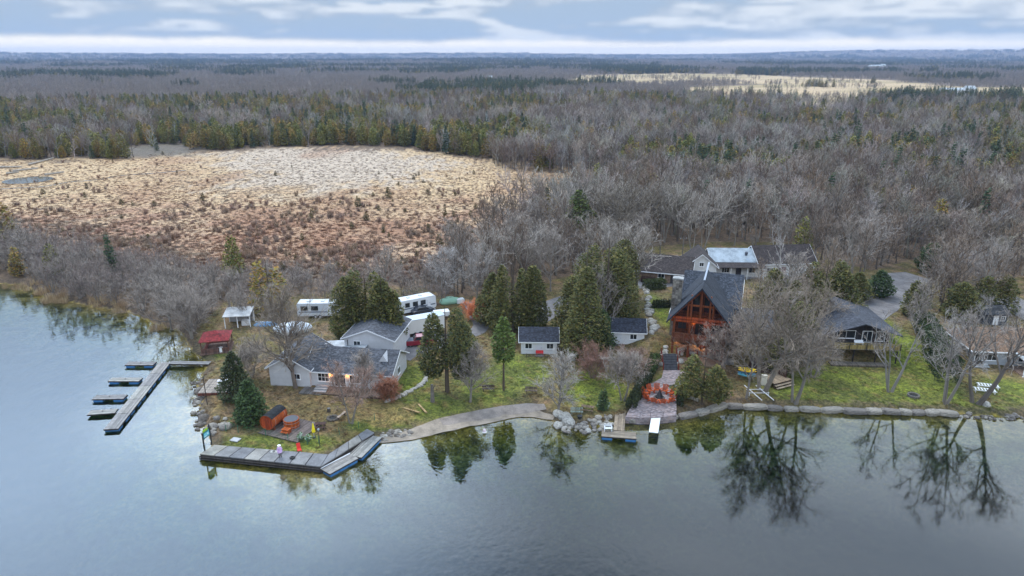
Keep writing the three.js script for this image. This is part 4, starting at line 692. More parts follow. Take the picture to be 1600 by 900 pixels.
// ---------------------------------------------------------------- buildings behind
{
  const brown = roofMat(C(112, 98, 96, 0.68)), wall = sidingMat(C(226, 226, 228));
  let g = thing('brown_roof_house', 'low house with a brown roof and red-brown porch left of the log house chimney', 'house', 1036, 442, yawOf(-18)); gable(g, { w: 11.5, d: 9, h: 2.7, rise: 2.3, over: 0.8, wall: stoneMat(C(186, 160, 140)), roof: brown }); window_(g, 1.3, 1, -0.5, 1.2, 0.05); door_(g, 1, 2, 2.0, 0.1, 0.04, mat(C(60, 54, 52))); window_(g, 1.5, 1, 4, 1.2, 0.05); part('porch_box', box(3, 1.2, 1.0, -3.2, 0, 0.6), woodMat(C(92, 66, 58)), g);
  g = thing('garage', 'white gabled garage behind the log house ridge', 'garage', 1094, 439, yawOf(-8)); gable(g, { w: 6.5, d: 8, h: 3.4, rise: 2.6, ridge: 'z', wall, roof: brown }); door_(g, 2.8, 2.3, 0, 0.05, 0.04, mat(C(232, 232, 234))); window_(g, 0.8, 0.8, 0, 3.4, 0.05);
  g = thing('metal_roof_house', 'white house with a pale metal upper roof behind the log house', 'house', 1150, 433, yawOf(-2)); gable(g, { w: 11, d: 8, h: 2.9, rise: 2.6, wall, roof: concreteMat(C(196, 208, 222)) }); part('porch_roof', turned(box(11.8, 0.14, 2.6), 0.2, 0, 0, 0, 2.95, 0.8), brown, g); window_(g, 1.6, 1.0, -2.5, 1.1, 0.05, { bars: 2 }); door_(g, 1.2, 2, 0.4, 0.05, 0.04, mat(C(54, 50, 52))); window_(g, 1.4, 1, 3.4, 1.1, 0.05); for (const x of [-5.4, -1.8, 1.8, 5.4]) part('post', box(0.14, 2.7, 0.14, x, 0, 1.9), trimMat, g); part('vent', [cyl(0.3, 0.3, 0.5, 2.2, 4.6, -1.6), new THREE.SphereGeometry(0.38, 10, 6).translate(2.2, 5.15, -1.6)], mat(C(90, 94, 104)), g);
  g = thing('long_brown_roof_house', 'white house with a long brown roof at the edge of the woods', 'house', 1228, 432, yawOf(6)); gable(g, { w: 13, d: 8.5, h: 3.2, rise: 2.9, wall, roof: brown }); door_(g, 1.6, 2.2, -1, 0.05, 0.04, mat(C(100, 60, 56))); window_(g, 1.4, 1, 2.5, 1.1, 0.05); window_(g, 1.4, 1, -4.0, 1.1, 0.05); window_(g, 0.9, 1.2, -6.55, 3.0, -4.2, { face: -Math.PI / 2 });
  for (const [px, py, w, label, n] of [[1140 * 1 + 228, 106, 42, 'white farm buildings on the far hillside above the fields', 3], [1492, 142, 30, 'long white barn beside the far field at the right', 3], [762, 119, 22, 'small white farmhouse far off in the woods', 1]]) {
    const [x, z] = at(px, py, 8), f = addThing('farm_building', label, 'farm', [x, height(x, z) + 4, z], 0.1);
    gable(f, { w, d: w * 0.45, h: w * 0.16, rise: w * 0.1, wall, roof: concreteMat(C(216, 222, 230)), fascia: false, y: -3 }); if (n > 1) gable(f, { w: w * 0.4, d: w * 0.4, h: w * 0.22, rise: w * 0.12, x: w * 0.8, wall, roof: concreteMat(C(206, 212, 220)), fascia: false, y: -3, names: ['annex_wall', 'annex_roof'] }); keepOut[keepOut.length - 1][2] = w * 2; clear(f, w * 2.0);
  }
}

// ---------------------------------------------------------------- docks
const V3 = (px, py, h) => { const [x, z] = at(px, py, h); return [x, h, z]; };
function slab(pts, top, th) { const s = new THREE.Shape(pts.map(([x, z]) => new THREE.Vector2(x, -z))); return new THREE.ExtrudeGeometry(s, { depth: th, bevelEnabled: false }).rotateX(-Math.PI / 2).translate(0, top - th, 0); }
const greyDeck = [woodMat(C(196, 192, 190, 0.9)), woodMat(C(184, 182, 184, 0.9)), woodMat(C(206, 204, 200, 0.9))], blueFloat = mat(C(66, 122, 178), { roughness: 0.5 }), darkWood = woodMat(C(92, 84, 80, 0.8));
function deckSection(parent, name, a, b, w, m, o = {}) {       // planks from a to b (x, z), with side beams and floats below
  const dx = b[0] - a[0], dz = b[1] - a[1], L = Math.hypot(dx, dz), y = o.y ?? 0.46, turn = Math.atan2(dx, dz);
  const d = part(name, boards(w, L, Math.max(3, Math.round(L / 0.16)), 0.05, 0.016), m, parent, [(a[0] + b[0]) / 2, y, (a[1] + b[1]) / 2]); d.rotation.y = turn;
  part('beam', [box(0.07, 0.17, L, w / 2 - 0.035, -0.175), box(0.07, 0.17, L, -w / 2 + 0.035, -0.175), box(w, 0.17, 0.07, 0, -0.175, L / 2), box(w, 0.17, 0.07, 0, -0.175, -L / 2)], darkWood, d);
  if (o.floats) for (const k of o.floats) part('float', box(w - 0.1, 0.5, L * 0.3, 0, -0.66, L * k), blueFloat, d);
  return d;
}
{
  const g = addThing('floating_dock', 'grey plank floating dock with four finger piers and blue floats in the bay', 'dock', [0, 0, 0]);
  const A = at(258, 566, 0.46), B = at(173, 671, 0.46), P_ = (t) => [mix(A[0], B[0], t), mix(A[1], B[1], t)];
  for (let k = 0; k < 5; k++) deckSection(g, 'walkway_section', P_(k / 5 + 0.003), P_((k + 1) / 5 - 0.003), 1.95, greyDeck[k % 3], { floats: [-0.3, 0.3] });
  for (const [lx, ly, rx, ry] of [[198, 568, 244, 568], [172, 593, 222, 593], [147, 621, 198, 620], [139, 645, 184, 642]]) { const d = deckSection(g, 'finger_pier', at(lx, ly, 0.46), at(rx - 2, ry, 0.46), 1.35, greyDeck[(lx + 1) % 3], { floats: lx > 140 ? [-0.32, 0.32] : [] }); part('cleat', [box(0.3, 0.06, 0.06, 0, 0.12, 0), box(0.08, 0.1, 0.05, 0, 0.04)], black, d); }
  deckSection(g, 'gangway', at(266, 567, 0.55), at(328, 566, 0.75), 1.1, greyDeck[1], { y: 0.6 });
}
{
  const g = addThing('crib_deck', 'weathered grey slab deck on a dark timber crib around the point', 'deck', [0, 0, 0]); const top = 0.9;
  const f0 = at(311, 709, top), f1 = at(501, 729, top), b0 = at(334, 695, top), b1 = at(513, 710, top), e0 = at(585, 676, top), e1 = at(574, 670, top), lerp = (a, b, t) => [mix(a[0], b[0], t), mix(a[1], b[1], t)];
  const mats = [concreteMat(C(170, 168, 170, 0.9)), concreteMat(C(186, 182, 178, 0.9)), concreteMat(C(156, 156, 162, 0.9)), concreteMat(C(204, 198, 188, 0.9))];
  for (let k = 0; k < 8; k++) { const s = 0.004, a = k / 8 + s, b = (k + 1) / 8 - s; part('slab', slab([lerp(f0, f1, a), lerp(f0, f1, b), lerp(b0, b1, b), lerp(b0, b1, a)], top + 0.02 * hash(k, 4), 0.14), mats[[3, 0, 2, 1, 0, 2, 0, 2][k]], g); }
  for (let k = 0; k < 4; k++) { const s = 0.006, a = k / 4 + s, b = (k + 1) / 4 - s; part('slab', slab([lerp(f1, e0, a), lerp(f1, e0, b), lerp(b1, e1, b), lerp(b1, e1, a)], top + 0.02 * hash(k, 9), 0.14), mats[(k + 2) % 3], g); }
  const c = part('crib', slab([f0, f1, e0, e1, b1, b0].map(([x, z], i) => [x + (i === 0 ? 0.1 : 0), z - (i < 3 ? 0.06 : 0)]), top - 0.145, 1.6), darkWood, g);
  for (const y of [0.5, 0.18]) part('timber', bar([f0[0], y, f0[1] + 0.06], [f1[0], y, f1[1] + 0.06], 0.12, 6), darkWood, c);
  for (const [q, label, k] of [[[501, 733, 517, 742, 560, 717, 547, 709], 'grey floating ramp with a white edge at the corner of the slab deck', 0], [[548, 709, 564, 718, 596, 685, 580, 679], 'grey floating ramp with blue sides nearest the beach', 2]]) {
    const a = at(q[0], q[1], 0.5), b = at(q[2], q[3], 0.5), c2 = at(q[4], q[5], 0.5), d = at(q[6], q[7], 0.5), t = addThing('floating_ramp', label, 'ramp', [0, 0, 0]);
    deckSection(t, 'planks', lerp(a, b, 0.5), lerp(d, c2, 0.5), Math.hypot(a[0] - b[0], a[1] - b[1]) * 0.8, greyDeck[k], { y: 0.5, floats: [-0.32, 0, 0.32] });
    part('edge_board', bar([a[0], 0.58, a[1]], [d[0], 0.58, d[1]], 0.07, 5), k ? greyDeck[0] : whitePaint, t);
  }
}
{
  const g = addThing('tee_dock', 'pale plank T-shaped dock with blue floats by the rock shore', 'dock', [0, 0, 0]), s = deckSection(g, 'stem', at(969.5, 643, 0.5), at(967, 673, 0.5), 1.5, woodMat(C(196, 178, 158, 0.9)), { y: 0.5 }); deckSection(g, 'cross_deck', at(940, 677, 0.5), at(994, 681, 0.5), 1.7, woodMat(C(186, 172, 156, 0.9)), { y: 0.5, floats: [-0.34, 0.34] });
  const p = at(950, 673, 0.55), c = addThing('dock_bench', 'white slatted bench on the T-shaped dock', 'bench', [p[0], 0.55, p[1]], 0); for (let k = 0; k < 5; k++) part('slat', box(1.1, 0.05, 0.09, 0, 0.42, -0.2 + k * 0.11), whitePaint, c); part('backrest', [box(1.1, 0.09, 0.05, 0, 0.62, -0.3), box(1.1, 0.09, 0.05, 0, 0.8, -0.34)], whitePaint, c); for (const x of [-0.5, 0.5]) { part('leg', [box(0.07, 0.42, 0.5, x, 0, 0)], whitePaint, c); part('armrest', box(0.08, 0.05, 0.6, x, 0.62, 0), whitePaint, c); }
  const a = at(1026, 645, 0.9), b = at(1021, 676, 0.9), l = addThing('boat_lift', 'narrow white roofed boat lift beside the stone patio', 'boat lift', [0, 0, 0]); const d = part('deck', [box(1.25, 0.1, Math.hypot(a[0] - b[0], a[1] - b[1]))], mat(C(226, 228, 232)), l, [(a[0] + b[0]) / 2, 0.86, (a[1] + b[1]) / 2]); d.rotation.y = Math.atan2(b[0] - a[0], b[1] - a[1]);
  part('end_frame', [box(1.25, 0.08, 0.08, 0, 0.1, 0), box(0.1, 1.6, 0.1, -0.58, -0.8, 0), box(0.1, 1.6, 0.1, 0.58, -0.8, 0), bar([-0.55, -0.1, 0], [0.55, 0.75, 0], 0.04), bar([0.55, -0.1, 0], [-0.55, 0.75, 0], 0.04)], black, l, [b[0], 0, b[1]]);
  part('rail', [bar([a[0] + 0.62, 0.82, a[1]], [b[0] + 0.62, 0.82, b[1]], 0.05), bar([a[0] - 0.62, 0.82, a[1]], [b[0] - 0.62, 0.82, b[1]], 0.05)], mat([0.35, 0.35, 0.36], { metalness: 0.5 }), l);
}
// ---------------------------------------------------------------- rocks
const rockGeo = [1, 2, 3, 4, 5, 6].map((k) => { const g = new THREE.IcosahedronGeometry(1, 2), p = g.attributes.position; for (let i = 0; i < p.count; i++) { const x = p.getX(i), y = p.getY(i), z = p.getZ(i), s = 0.72 + 0.3 * noise(x * 1.7 + k * 9 + 5, z * 1.7 + y * 1.3) + 0.26 * noise(y * 2.2 + k * 5, x * 2 - z); p.setXYZ(i, x * s, y * s * 0.7, z * s); } g.computeVertexNormals(); return metres(g); });
function rock(name, label, x, y, z, s, sx, m, k, turn, group) { const o = new THREE.Mesh(rockGeo[k % 6], m); o.name = numbered(name); o.castShadow = o.receiveShadow = true; o.position.set(x, y, z); o.scale.set(s * sx, s, s); o.rotation.set(0.2 * (hash(k, 7) - 0.5), turn, 0.2 * (hash(k, 3) - 0.5)); scene.add(o); return tag(o, label, 'rock', group); }
const blockGeo = [1, 2, 3, 4].map((k) => { const g = new THREE.IcosahedronGeometry(1, 3), p = g.attributes.position, q = (v) => Math.sign(v) * Math.pow(Math.abs(v), 0.5); for (let i = 0; i < p.count; i++) { const x = p.getX(i), y = p.getY(i), z = p.getZ(i), s = 0.86 + 0.22 * noise(x * 2.1 + k * 7, z * 2 + y * 1.7) + 0.1 * noise(x * 6 + k, y * 6 - z * 5); p.setXYZ(i, q(x) * s, q(y) * s * 0.62, q(z) * s); } g.computeVertexNormals(); return metres(g); });
const along = (pts) => { const c = new THREE.CatmullRomCurve3(pts.map(([x, z]) => new THREE.Vector3(x, 0, z)), false, 'centripetal'); return c; };
{
  const R = rng(55);
  const wall = along(plan([984, 656, 1022, 652, 1060, 650, 1095, 643, 1140, 634, 1200, 637, 1300, 640, 1400, 643, 1480, 645], 0.5)), L = wall.getLength(); let s = 0;
  while (s < L) { const len = 1.5 + 1.9 * R(), p = wall.getPointAt(Math.min(1, (s + len / 2) / L)), t = wall.getTangentAt(Math.min(1, (s + len / 2) / L)); rock('seawall_boulder', 'pale block-like boulder in the long stone seawall below the lawns', p.x, 0.30 + 0.14 * R(), p.z - 0.25 + 0.2 * R(), 0.55 + 0.1 * R(), len / 1.16, stoneMats[[0, 1, 0, 1, 0][Math.floor(R() * 5)]], Math.floor(R() * 6), Math.atan2(-t.z, t.x), 'boulders of the seawall').geometry = blockGeo[Math.floor(R() * 4)]; s += len * 1.03; }
  const scatter = (name, label, pts, n, w, s0, s1, mats, group) => { const c = along(plan(pts, 0.3)); for (let k = 0; k < n; k++) { const u = R(), p = c.getPointAt(u), t = c.getTangentAt(u), o = (R() - 0.5) * w, x = p.x - t.z * o, z = p.z + t.x * o, q = s0 + (s1 - s0) * R() * R(); rock(name, label, x, Math.max(0.02, height(x, z)) + q * 0.18, z, q, 0.9 + 0.5 * R(), stoneMats[mats[Math.floor(R() * mats.length)]], Math.floor(R() * 6), R() * 6.28, group); } };
  scatter('riprap_rock', 'pinkish-grey rock in the heap between the beach and the T-shaped dock', [870, 660, 895, 668, 925, 665, 955, 655], 95, 2.4, 0.2, 0.55, [0, 1, 0, 3], 'rocks left of the T-shaped dock');
  scatter('shore_rock', 'dark shore rock along the bay side of the point', [306, 592, 310, 620, 311, 650, 318, 668], 60, 1.7, 0.2, 0.6, [1, 2, 2, 0], 'rocks on the bay side of the point');
  scatter('flat_rock', 'flat grey rock on the bare bank behind the sign', [330, 662, 345, 668, 352, 676], 14, 3.0, 0.35, 0.8, [0, 1], 'rocks behind the sign');
  scatter('beach_rock', 'small rock at the left end of the beach', [592, 681, 615, 678, 645, 672], 34, 2.0, 0.18, 0.5, [0, 1, 2, 3], 'rocks at the left end of the beach');
  scatter('bank_rock', 'small rock on the low bank at the right end of the shore', [1485, 646, 1530, 649, 1600, 652], 50, 1.6, 0.15, 0.45, [1, 2, 0], 'rocks at the right end of the shore');
  scatter('garden_wall_stone', 'white stone in the curving wall between the second cabin and the log house', [1004, 466, 1011, 482, 1012, 500, 1015, 520, 1021, 545], 44, 0.9, 0.45, 0.75, [3, 0, 3], 'stones of the white garden wall');
  scatter('terrace_stone', 'pale stone beside the dark stairs below the log house', [1036, 578, 1037, 566, 1036, 556], 12, 0.8, 0.45, 0.7, [3, 0], 'stones beside the stairs'); scatter('terrace_stone', 'pale stone beside the dark stairs below the log house', [1059, 578, 1060, 566, 1061, 556], 12, 0.8, 0.45, 0.7, [3, 0], 'stones beside the stairs');
  scatter('bank_boulder', 'grey boulder holding the bank in front of the log house', [1066, 556, 1090, 560, 1115, 564, 1140, 572], 26, 1.4, 0.45, 1.0, [0, 1, 3], 'boulders on the bank below the log house');
  for (const [px, py, s, label] of [[872, 648, 0.8, 'white rounded boulder beside the beach end, leftmost of three'], [881, 653, 0.95, 'large white boulder second from the beach end'], [888, 661, 1.0, 'broad pale boulder at the water left of the grey bench'], [872, 667, 0.7, 'low pink boulder standing in the water by the beach end'], [319, 655, 0.9, 'big dark boulder at the water behind the sign'], [991, 569, 0.6, 'single white boulder on the slope left of the hedge'], [1541, 633, 0.6, 'white stone on the bank below the leaning tree'], [1060, 604, 0.6, 'pale boulder at the edge of the paved patio']]) { const p = spot(px, py); rock('boulder', label, p[0], Math.max(0.05, p[1]) + s * 0.2, p[2], s, 1.1, px === 319 ? stoneMats[2] : stoneMats[3], px, px * 0.3, null); }
  const path = along(plan([606, 623, 621, 617, 643, 607, 660, 596, 671, 581, 676, 570], 1.2)); for (let k = 0; k < 22; k++) { const p = path.getPointAt(k / 21), x = p.x + 0.2 * (R() - 0.5); rock('edging_stone', 'flat white stone in the curved edging across the lawn right of the cottage', x, height(x, p.z) + 0.07, p.z, 0.28 + 0.12 * R(), 1.7, stoneMats[3], k, R() * 6.28, 'white edging stones'); }
}
// ---------------------------------------------------------------- sauna, tub and things on the point
{
  const a = at(418, 673, 0.9), b = at(440, 655, 0.9), dx = a[0] - b[0], dz = a[1] - b[1], L = Math.min(4.2, Math.hypot(dx, dz)), y0 = height((a[0] + b[0]) / 2, (a[1] + b[1]) / 2);
  const pl = addThing('plank_platform', 'grey-brown plank platform under the barrel sauna and hot tub', 'platform', [at(452, 667, 1)[0], y0 + 0.03, at(452, 667, 1)[1]], yawOf(-22)); for (let k = 0; k < 14; k++) part('plank', box(6.6, 0.12, 0.36, 0.2, 0, -2.4 + k * 0.38), woodMat(C(140, 126, 122)), pl); clear(pl, 3.2);
  const g = addThing('barrel_sauna', 'orange barrel sauna with a black shingled top on the plank platform', 'sauna', [(a[0] + b[0]) / 2, y0 + 0.15, (a[1] + b[1]) / 2], Math.atan2(dx, dz)); const orange = woodMat(C(222, 108, 40, 0.9)), r = 1.05;
  for (let k = 0; k < 26; k++) { const t = k / 26 * 6.2832; part('stave', turned(box(0.258, 0.06, L, 0, -0.03), 0, 0, -t, Math.sin(t) * r, 1.2 + Math.cos(t) * r, 0), orange, g); }
  part('end_wall', turned(cyl(r - 0.03, r - 0.03, 0.06, 0, 0, 0, 28), Math.PI / 2, 0, 0, 0, 1.2, L / 2 - 0.22), woodMat(C(214, 92, 40, 0.9)), g); part('end_wall', turned(cyl(r - 0.03, r - 0.03, 0.06, 0, 0, 0, 28), Math.PI / 2, 0, 0, 0, 1.2, -L / 2 + 0.2), orange, g);
  door_(g, 0.65, 1.55, 0, 0.42, L / 2 - 0.14, woodMat(C(190, 78, 34)));
  part('roof', new THREE.CylinderGeometry(r + 0.07, r + 0.07, L + 0.1, 24, 1, true, -0.95, 1.9).rotateX(-Math.PI / 2).translate(0, 1.2, 0), roofMat([0.045, 0.05, 0.06]), g);
  for (const z of [-L * 0.33, L * 0.33]) { part('band', turned(new THREE.TorusGeometry(r + 0.045, 0.022, 5, 30), 0, 0, 0, 0, 1.2, z), mat([0.4, 0.4, 0.4], { metalness: 0.7 }), g); part('cradle', box(1.7, 0.35, 0.16, 0, 0, z), woodMat(C(150, 80, 44)), g); }
  const t = addThing('hot_tub', 'round orange wooden hot tub with a dark cover beside the sauna', 'hot tub', [at(456, 664, 1)[0], y0 + 0.15, at(456, 664, 1)[1]]); for (let k = 0; k < 26; k++) { const q = k / 26 * 6.2832; part('stave', turned(box(0.262, 1.05, 0.07), 0, q, 0, Math.sin(q) * 1.05, 0, Math.cos(q) * 1.05), orange, t); } for (const y of [0.25, 0.8]) part('band', turned(new THREE.TorusGeometry(1.1, 0.025, 5, 30), Math.PI / 2, 0, 0, 0, y, 0), mat([0.4, 0.4, 0.4], { metalness: 0.7 }), t); part('cover', [cyl(1.02, 1.02, 0.1, 0, 1.02, 0, 28), cyl(1.0, 0.9, 0.06, 0, 1.12, 0, 28)], mat(C(92, 94, 100)), t); part('rim', turned(new THREE.TorusGeometry(1.05, 0.07, 6, 30), Math.PI / 2, 0, 0, 0, 1.07, 0), orange, t);
  const st = addThing('tub_steps', 'small orange step box in front of the hot tub', 'steps', [at(448, 675, 1)[0], y0 + 0.15, at(448, 675, 1)[1]], -0.3); part('frame', box(1.0, 0.55, 0.7), orange, st); part('tread', box(1.1, 0.06, 0.8, 0, 0.55, 0), orange, st); part('tread', box(1.1, 0.06, 0.34, 0, 0.28, 0.5), orange, st);
}
const small = (name, label, cat, px, py, turn, build, dy = 0, group) => { const g = thing(name, label, cat, px, py, turn, group, dy); build(g); return g; };
const postM = mat([0.025, 0.027, 0.03]);
{ const p = at(320, 704, 0.9), q = at(331, 695, 0.9), g = addThing('notice_sign', 'teal and green sign board between two black posts at the deck corner', 'sign', [(p[0] + q[0]) / 2, 0.9, (p[1] + q[1]) / 2], Math.atan2(-(q[1] - p[1]), q[0] - p[0])), w = Math.hypot(q[0] - p[0], q[1] - p[1]);
  for (const s of [-1, 1]) part('post', box(0.14, s < 0 ? 2.6 : 3.1, 0.14, s * w / 2, 0, 0), postM, g); part('board', box(w - 0.2, 0.95, 0.06, 0, 1.55, 0), mat(C(60, 122, 130)), g); part('panel', box(w - 0.45, 0.55, 0.02, 0, 1.75, 0.045), mat(C(122, 200, 216)), g); part('header', box(w - 0.5, 0.32, 0.05, -0.1, 2.52, 0), mat(C(150, 190, 50)), g); part('mark', [box(0.16, 0.2, 0.01, 0.25, 1.95, 0.062), box(0.5, 0.07, 0.01, -0.25, 1.82, 0.062)], mat(C(240, 244, 246)), g); }
small('paving_slab', 'square white slab lying on the grass behind the slab deck', 'slab', 368, 688, -0.3, (g) => { part('top', box(1.2, 0.1, 0.9, 0, 0.06), concreteMat(C(220, 220, 224)), g); part('base', box(1.1, 0.1, 0.8, 0, -0.03), stoneMats[1], g); });
{ const p = at(457, 716, 0.92); solo('tyre', turned(new THREE.TorusGeometry(0.26, 0.11, 10, 20), Math.PI / 2 - 0.1, 0, 0, 0, 0.12, 0), black, 'black tyre lying on the slab deck', 'tyre', [p[0], 0.91, p[1]]);
  const q = at(428, 706, 0.92); const h = addThing('mooring_plate', 'pale plate with a dark hole on the slab deck beside the person', 'plate', [q[0], 0.92, q[1]]); part('plate', box(0.9, 0.05, 0.5), concreteMat(C(214, 212, 208)), h); part('ring', turned(new THREE.TorusGeometry(0.14, 0.04, 6, 14), Math.PI / 2, 0, 0, 0, 0.07, 0), black, h); }
small('red_chair', 'bright red chair on the grass edge of the slab deck', 'chair', 468, 706, 0.5, (g) => { const r = mat(C(214, 52, 44)); part('seat', turned(box(0.5, 0.05, 0.55), 0.15, 0, 0, 0, 0.34, 0), r, g); part('backrest', turned(box(0.5, 0.75, 0.05), -0.4, 0, 0, 0, 0.36, -0.26), r, g); for (const x of [-0.22, 0.22]) { part('leg', box(0.05, 0.36, 0.05, x, 0, 0.2), r, g); part('leg', box(0.05, 0.32, 0.05, x, 0, -0.2), r, g); } });
small('parasol', 'folded yellow parasol on a pole behind the green mesh fence', 'parasol', 491, 684, 0, (g) => { part('canopy', new THREE.LatheGeometry([[0.04, 2.3], [0.16, 1.7], [0.26, 1.0], [0.2, 0.85], [0.03, 0.8]].map(([x, y]) => new THREE.Vector2(x, y)), 9), mat(C(238, 214, 32)), g); part('pole', cyl(0.03, 0.03, 2.4), mat([0.5, 0.5, 0.5]), g); part('base', cyl(0.25, 0.22, 0.12), postM, g); });
small('yard_lamp', 'thin black lamp post in the grass by the yellow parasol', 'lamp post', 500, 697, 0, (g) => { part('pole', cyl(0.05, 0.035, 2.3), postM, g); part('head', [cyl(0.08, 0.14, 0.26, 0, 2.3), cyl(0.18, 0.04, 0.12, 0, 2.56)], mat(C(150, 156, 160)), g); });
small('picnic_table', 'dark low picnic table on the dry grass above the yellow parasol', 'table', 501, 669, 0.1, (g) => picnic(g, woodMat(C(104, 76, 70)), 1.5));
function picnic(g, m, w = 1.8) { for (let k = 0; k < 4; k++) part('tabletop_plank', box(w, 0.05, 0.17, 0, 0.72, -0.27 + k * 0.18), m, g); for (const z of [-0.68, 0.68]) part('bench_plank', box(w, 0.05, 0.24, 0, 0.44, z), m, g); for (const x of [-w * 0.36, w * 0.36]) part('leg_frame', [bar([x, 0, -0.66], [x, 0.72, -0.2], 0.045, 4), bar([x, 0, 0.66], [x, 0.72, 0.2], 0.045, 4), bar([x, 0.4, -0.78], [x, 0.4, 0.78], 0.045, 4)], m, g); }
function bench(g, m, w = 1.9) { for (let k = 0; k < 3; k++) part('seat_plank', box(w, 0.05, 0.15, 0, 0.44, -0.1 + k * 0.17), m, g); for (let k = 0; k < 2; k++) part('back_plank', turned(box(w, 0.17, 0.04), -0.2, 0, 0, 0, 0.56 + k * 0.2, -0.26 - k * 0.04), m, g); for (const x of [-w * 0.4, w * 0.4]) part('leg', [box(0.08, 0.44, 0.5, x, 0, 0.02), turned(box(0.07, 0.5, 0.06), -0.2, 0, 0, x, 0.45, -0.24)], m, g); }
small('fire_ring', 'ring of dark stones round a fire pit on the dry lawn', 'fire pit', 520, 654, 0, (g) => { for (let k = 0; k < 11; k++) { const t = k / 11 * 6.28, s = new THREE.Mesh(rockGeo[k % 6], stoneMats[2]); s.name = 'stone'; s.position.set(Math.cos(t) * 0.7, 0.1, Math.sin(t) * 0.7); s.scale.setScalar(0.24); g.add(s); } part('ash', cyl(0.6, 0.6, 0.06), mat([0.03, 0.03, 0.03]), g); });
small('stump_stool', 'grey stump stool behind the fire ring', 'stool', 514, 643, 0, (g) => { part('seat', cyl(0.26, 0.24, 0.06, 0, 0.5), woodMat(C(160, 160, 164)), g); part('base', cyl(0.28, 0.24, 0.5), woodMat(C(110, 104, 100)), g); });
small('plank_bench', 'pale plank bench slanting beside the bare tree on the dry lawn', 'bench', 534, 652, 1.2, (g) => { part('seat', box(1.9, 0.08, 0.34, 0, 0.4), woodMat(C(214, 192, 176)), g); for (const x of [-0.7, 0.7]) part('leg', box(0.12, 0.4, 0.3, x, 0, 0), woodMat(C(150, 132, 120)), g); });
{ const pts = plan([353, 672, 372, 673, 415, 678, 450, 686, 480, 692, 498, 690, 530, 676, 560, 664, 585, 652], 1), m = mat(C(50, 110, 84)), mesh = new THREE.MeshStandardMaterial({ color: rgb(C(58, 112, 70)), roughness: 0.9 });
  const g = addThing('mesh_fence', 'low green mesh fence curving across the grass on the point', 'fence', [0, 0, 0]); for (let i = 0; i < pts.length; i++) { const [x, z] = pts[i], y = height(x, z); part('post', cyl(0.04, 0.04, 1.15, x, y, z, 6), m, g); if (i) { const [a, b] = pts[i - 1], y0 = height(a, b), w = []; for (let k = 0; k < 4; k++) w.push(bar([a, y0 + 0.15 + 0.28 * k, b], [x, y + 0.15 + 0.28 * k, z], 0.008, 3)); const n = Math.ceil(Math.hypot(x - a, z - b) / 0.3); for (let k = 1; k < n; k++) { const t = k / n; w.push(bar([mix(a, x, t), mix(y0, y, t) + 0.1, mix(b, z, t)], [mix(a, x, t), mix(y0, y, t) + 1.02, mix(b, z, t)], 0.006, 3)); } part('mesh_panel', w, mesh, g); } } }
for (const [px, py, label] of [[470, 687, 'round green planter at the mesh fence left of the parasol'], [482, 689, 'small green planter at the mesh fence next to the parasol']]) small('planter', label, 'planter', px, py, 0, (g) => { part('pot', cyl(0.22, 0.3, 0.4), mat(C(90, 100, 84)), g); const [, c] = evergreen(px, { h: 0.8, w: 0.45, n: 90, s: 0.22, colors: [C(90, 120, 70), C(160, 176, 160)] }); part('foliage', c.translate(0, 0.3, 0), M.leaf, g); });
// deck with tables at the bay
{ const g = small('patio_deck', 'low wooden patio deck by the bay shore in front of the red gazebo', 'deck', 342, 606, 0.06, (g) => { for (let k = 0; k < 11; k++) part('plank', box(4.6, 0.1, 0.42, 0, 0.3, -2.2 + k * 0.44), woodMat(k % 2 ? C(190, 178, 166) : C(176, 164, 156)), g); part('edge', [box(4.7, 0.4, 0.12, 0, -0.05, 2.48), box(0.12, 0.4, 4.9, 2.34, -0.05, 0)], woodMat(C(126, 74, 60)), g); }); clear(g, 3); const p = g.position;
  const t = addThing('white_picnic_table', 'white picnic table on the patio deck by the bay', 'table', [p.x + 0.6, p.y + 0.41, p.z - 0.3], 0.2); picnic(t, mat(C(224, 224, 228)), 1.5);
  const r = addThing('round_table', 'white round table behind the patio deck', 'table', [p.x + 0.3, p.y + 0.4, p.z - 1.9]); part('tabletop', cyl(0.62, 0.62, 0.05, 0, 0.7, 0, 18), mat(C(220, 218, 214)), r); part('stem', cyl(0.07, 0.07, 0.7), postM, r); part('foot', cyl(0.3, 0.25, 0.06), postM, r);
  small('mooring_pole', 'tall thin dark pole on the bay shore beside the patio deck', 'pole', 324, 632, 0, (q) => { part('shaft', cyl(0.07, 0.06, 4.4), woodMat(C(90, 78, 72)), q); part('cap', cyl(0.09, 0.05, 0.12, 0, 4.4), postM, q); }); }
// benches and tables on the middle lawn
small('park_bench', 'dark wooden bench facing the beach, left of the two', 'bench', 763, 611, 0.02, (g) => bench(g, woodMat(C(96, 84, 80))));
small('park_bench', 'brown wooden bench facing the beach below the first cabin', 'bench', 830, 614, -0.03, (g) => bench(g, woodMat(C(130, 114, 106))));
small('lawn_bench', 'grey bench nearest the water on the middle lawn', 'bench', 901, 647, -0.05, (g) => bench(g, woodMat(C(170, 184, 176)), 1.8));
small('lawn_picnic_table', 'brown picnic table between two grey benches on the middle lawn', 'table', 918, 642, -0.3, (g) => picnic(g, woodMat(C(140, 118, 96)), 1.9));
small('lawn_bench', 'slanting grey-green bench right of the brown picnic table', 'bench', 943, 637, -0.45, (g) => bench(g, woodMat(C(160, 176, 164)), 1.8));
small('fire_bowl', 'small black fire bowl in front of the grey lawn bench', 'fire bowl', 906, 654, 0, (g) => { part('bowl', cyl(0.28, 0.4, 0.3, 0, 0.15), black, g); part('foot', cyl(0.3, 0.2, 0.16), black, g); });
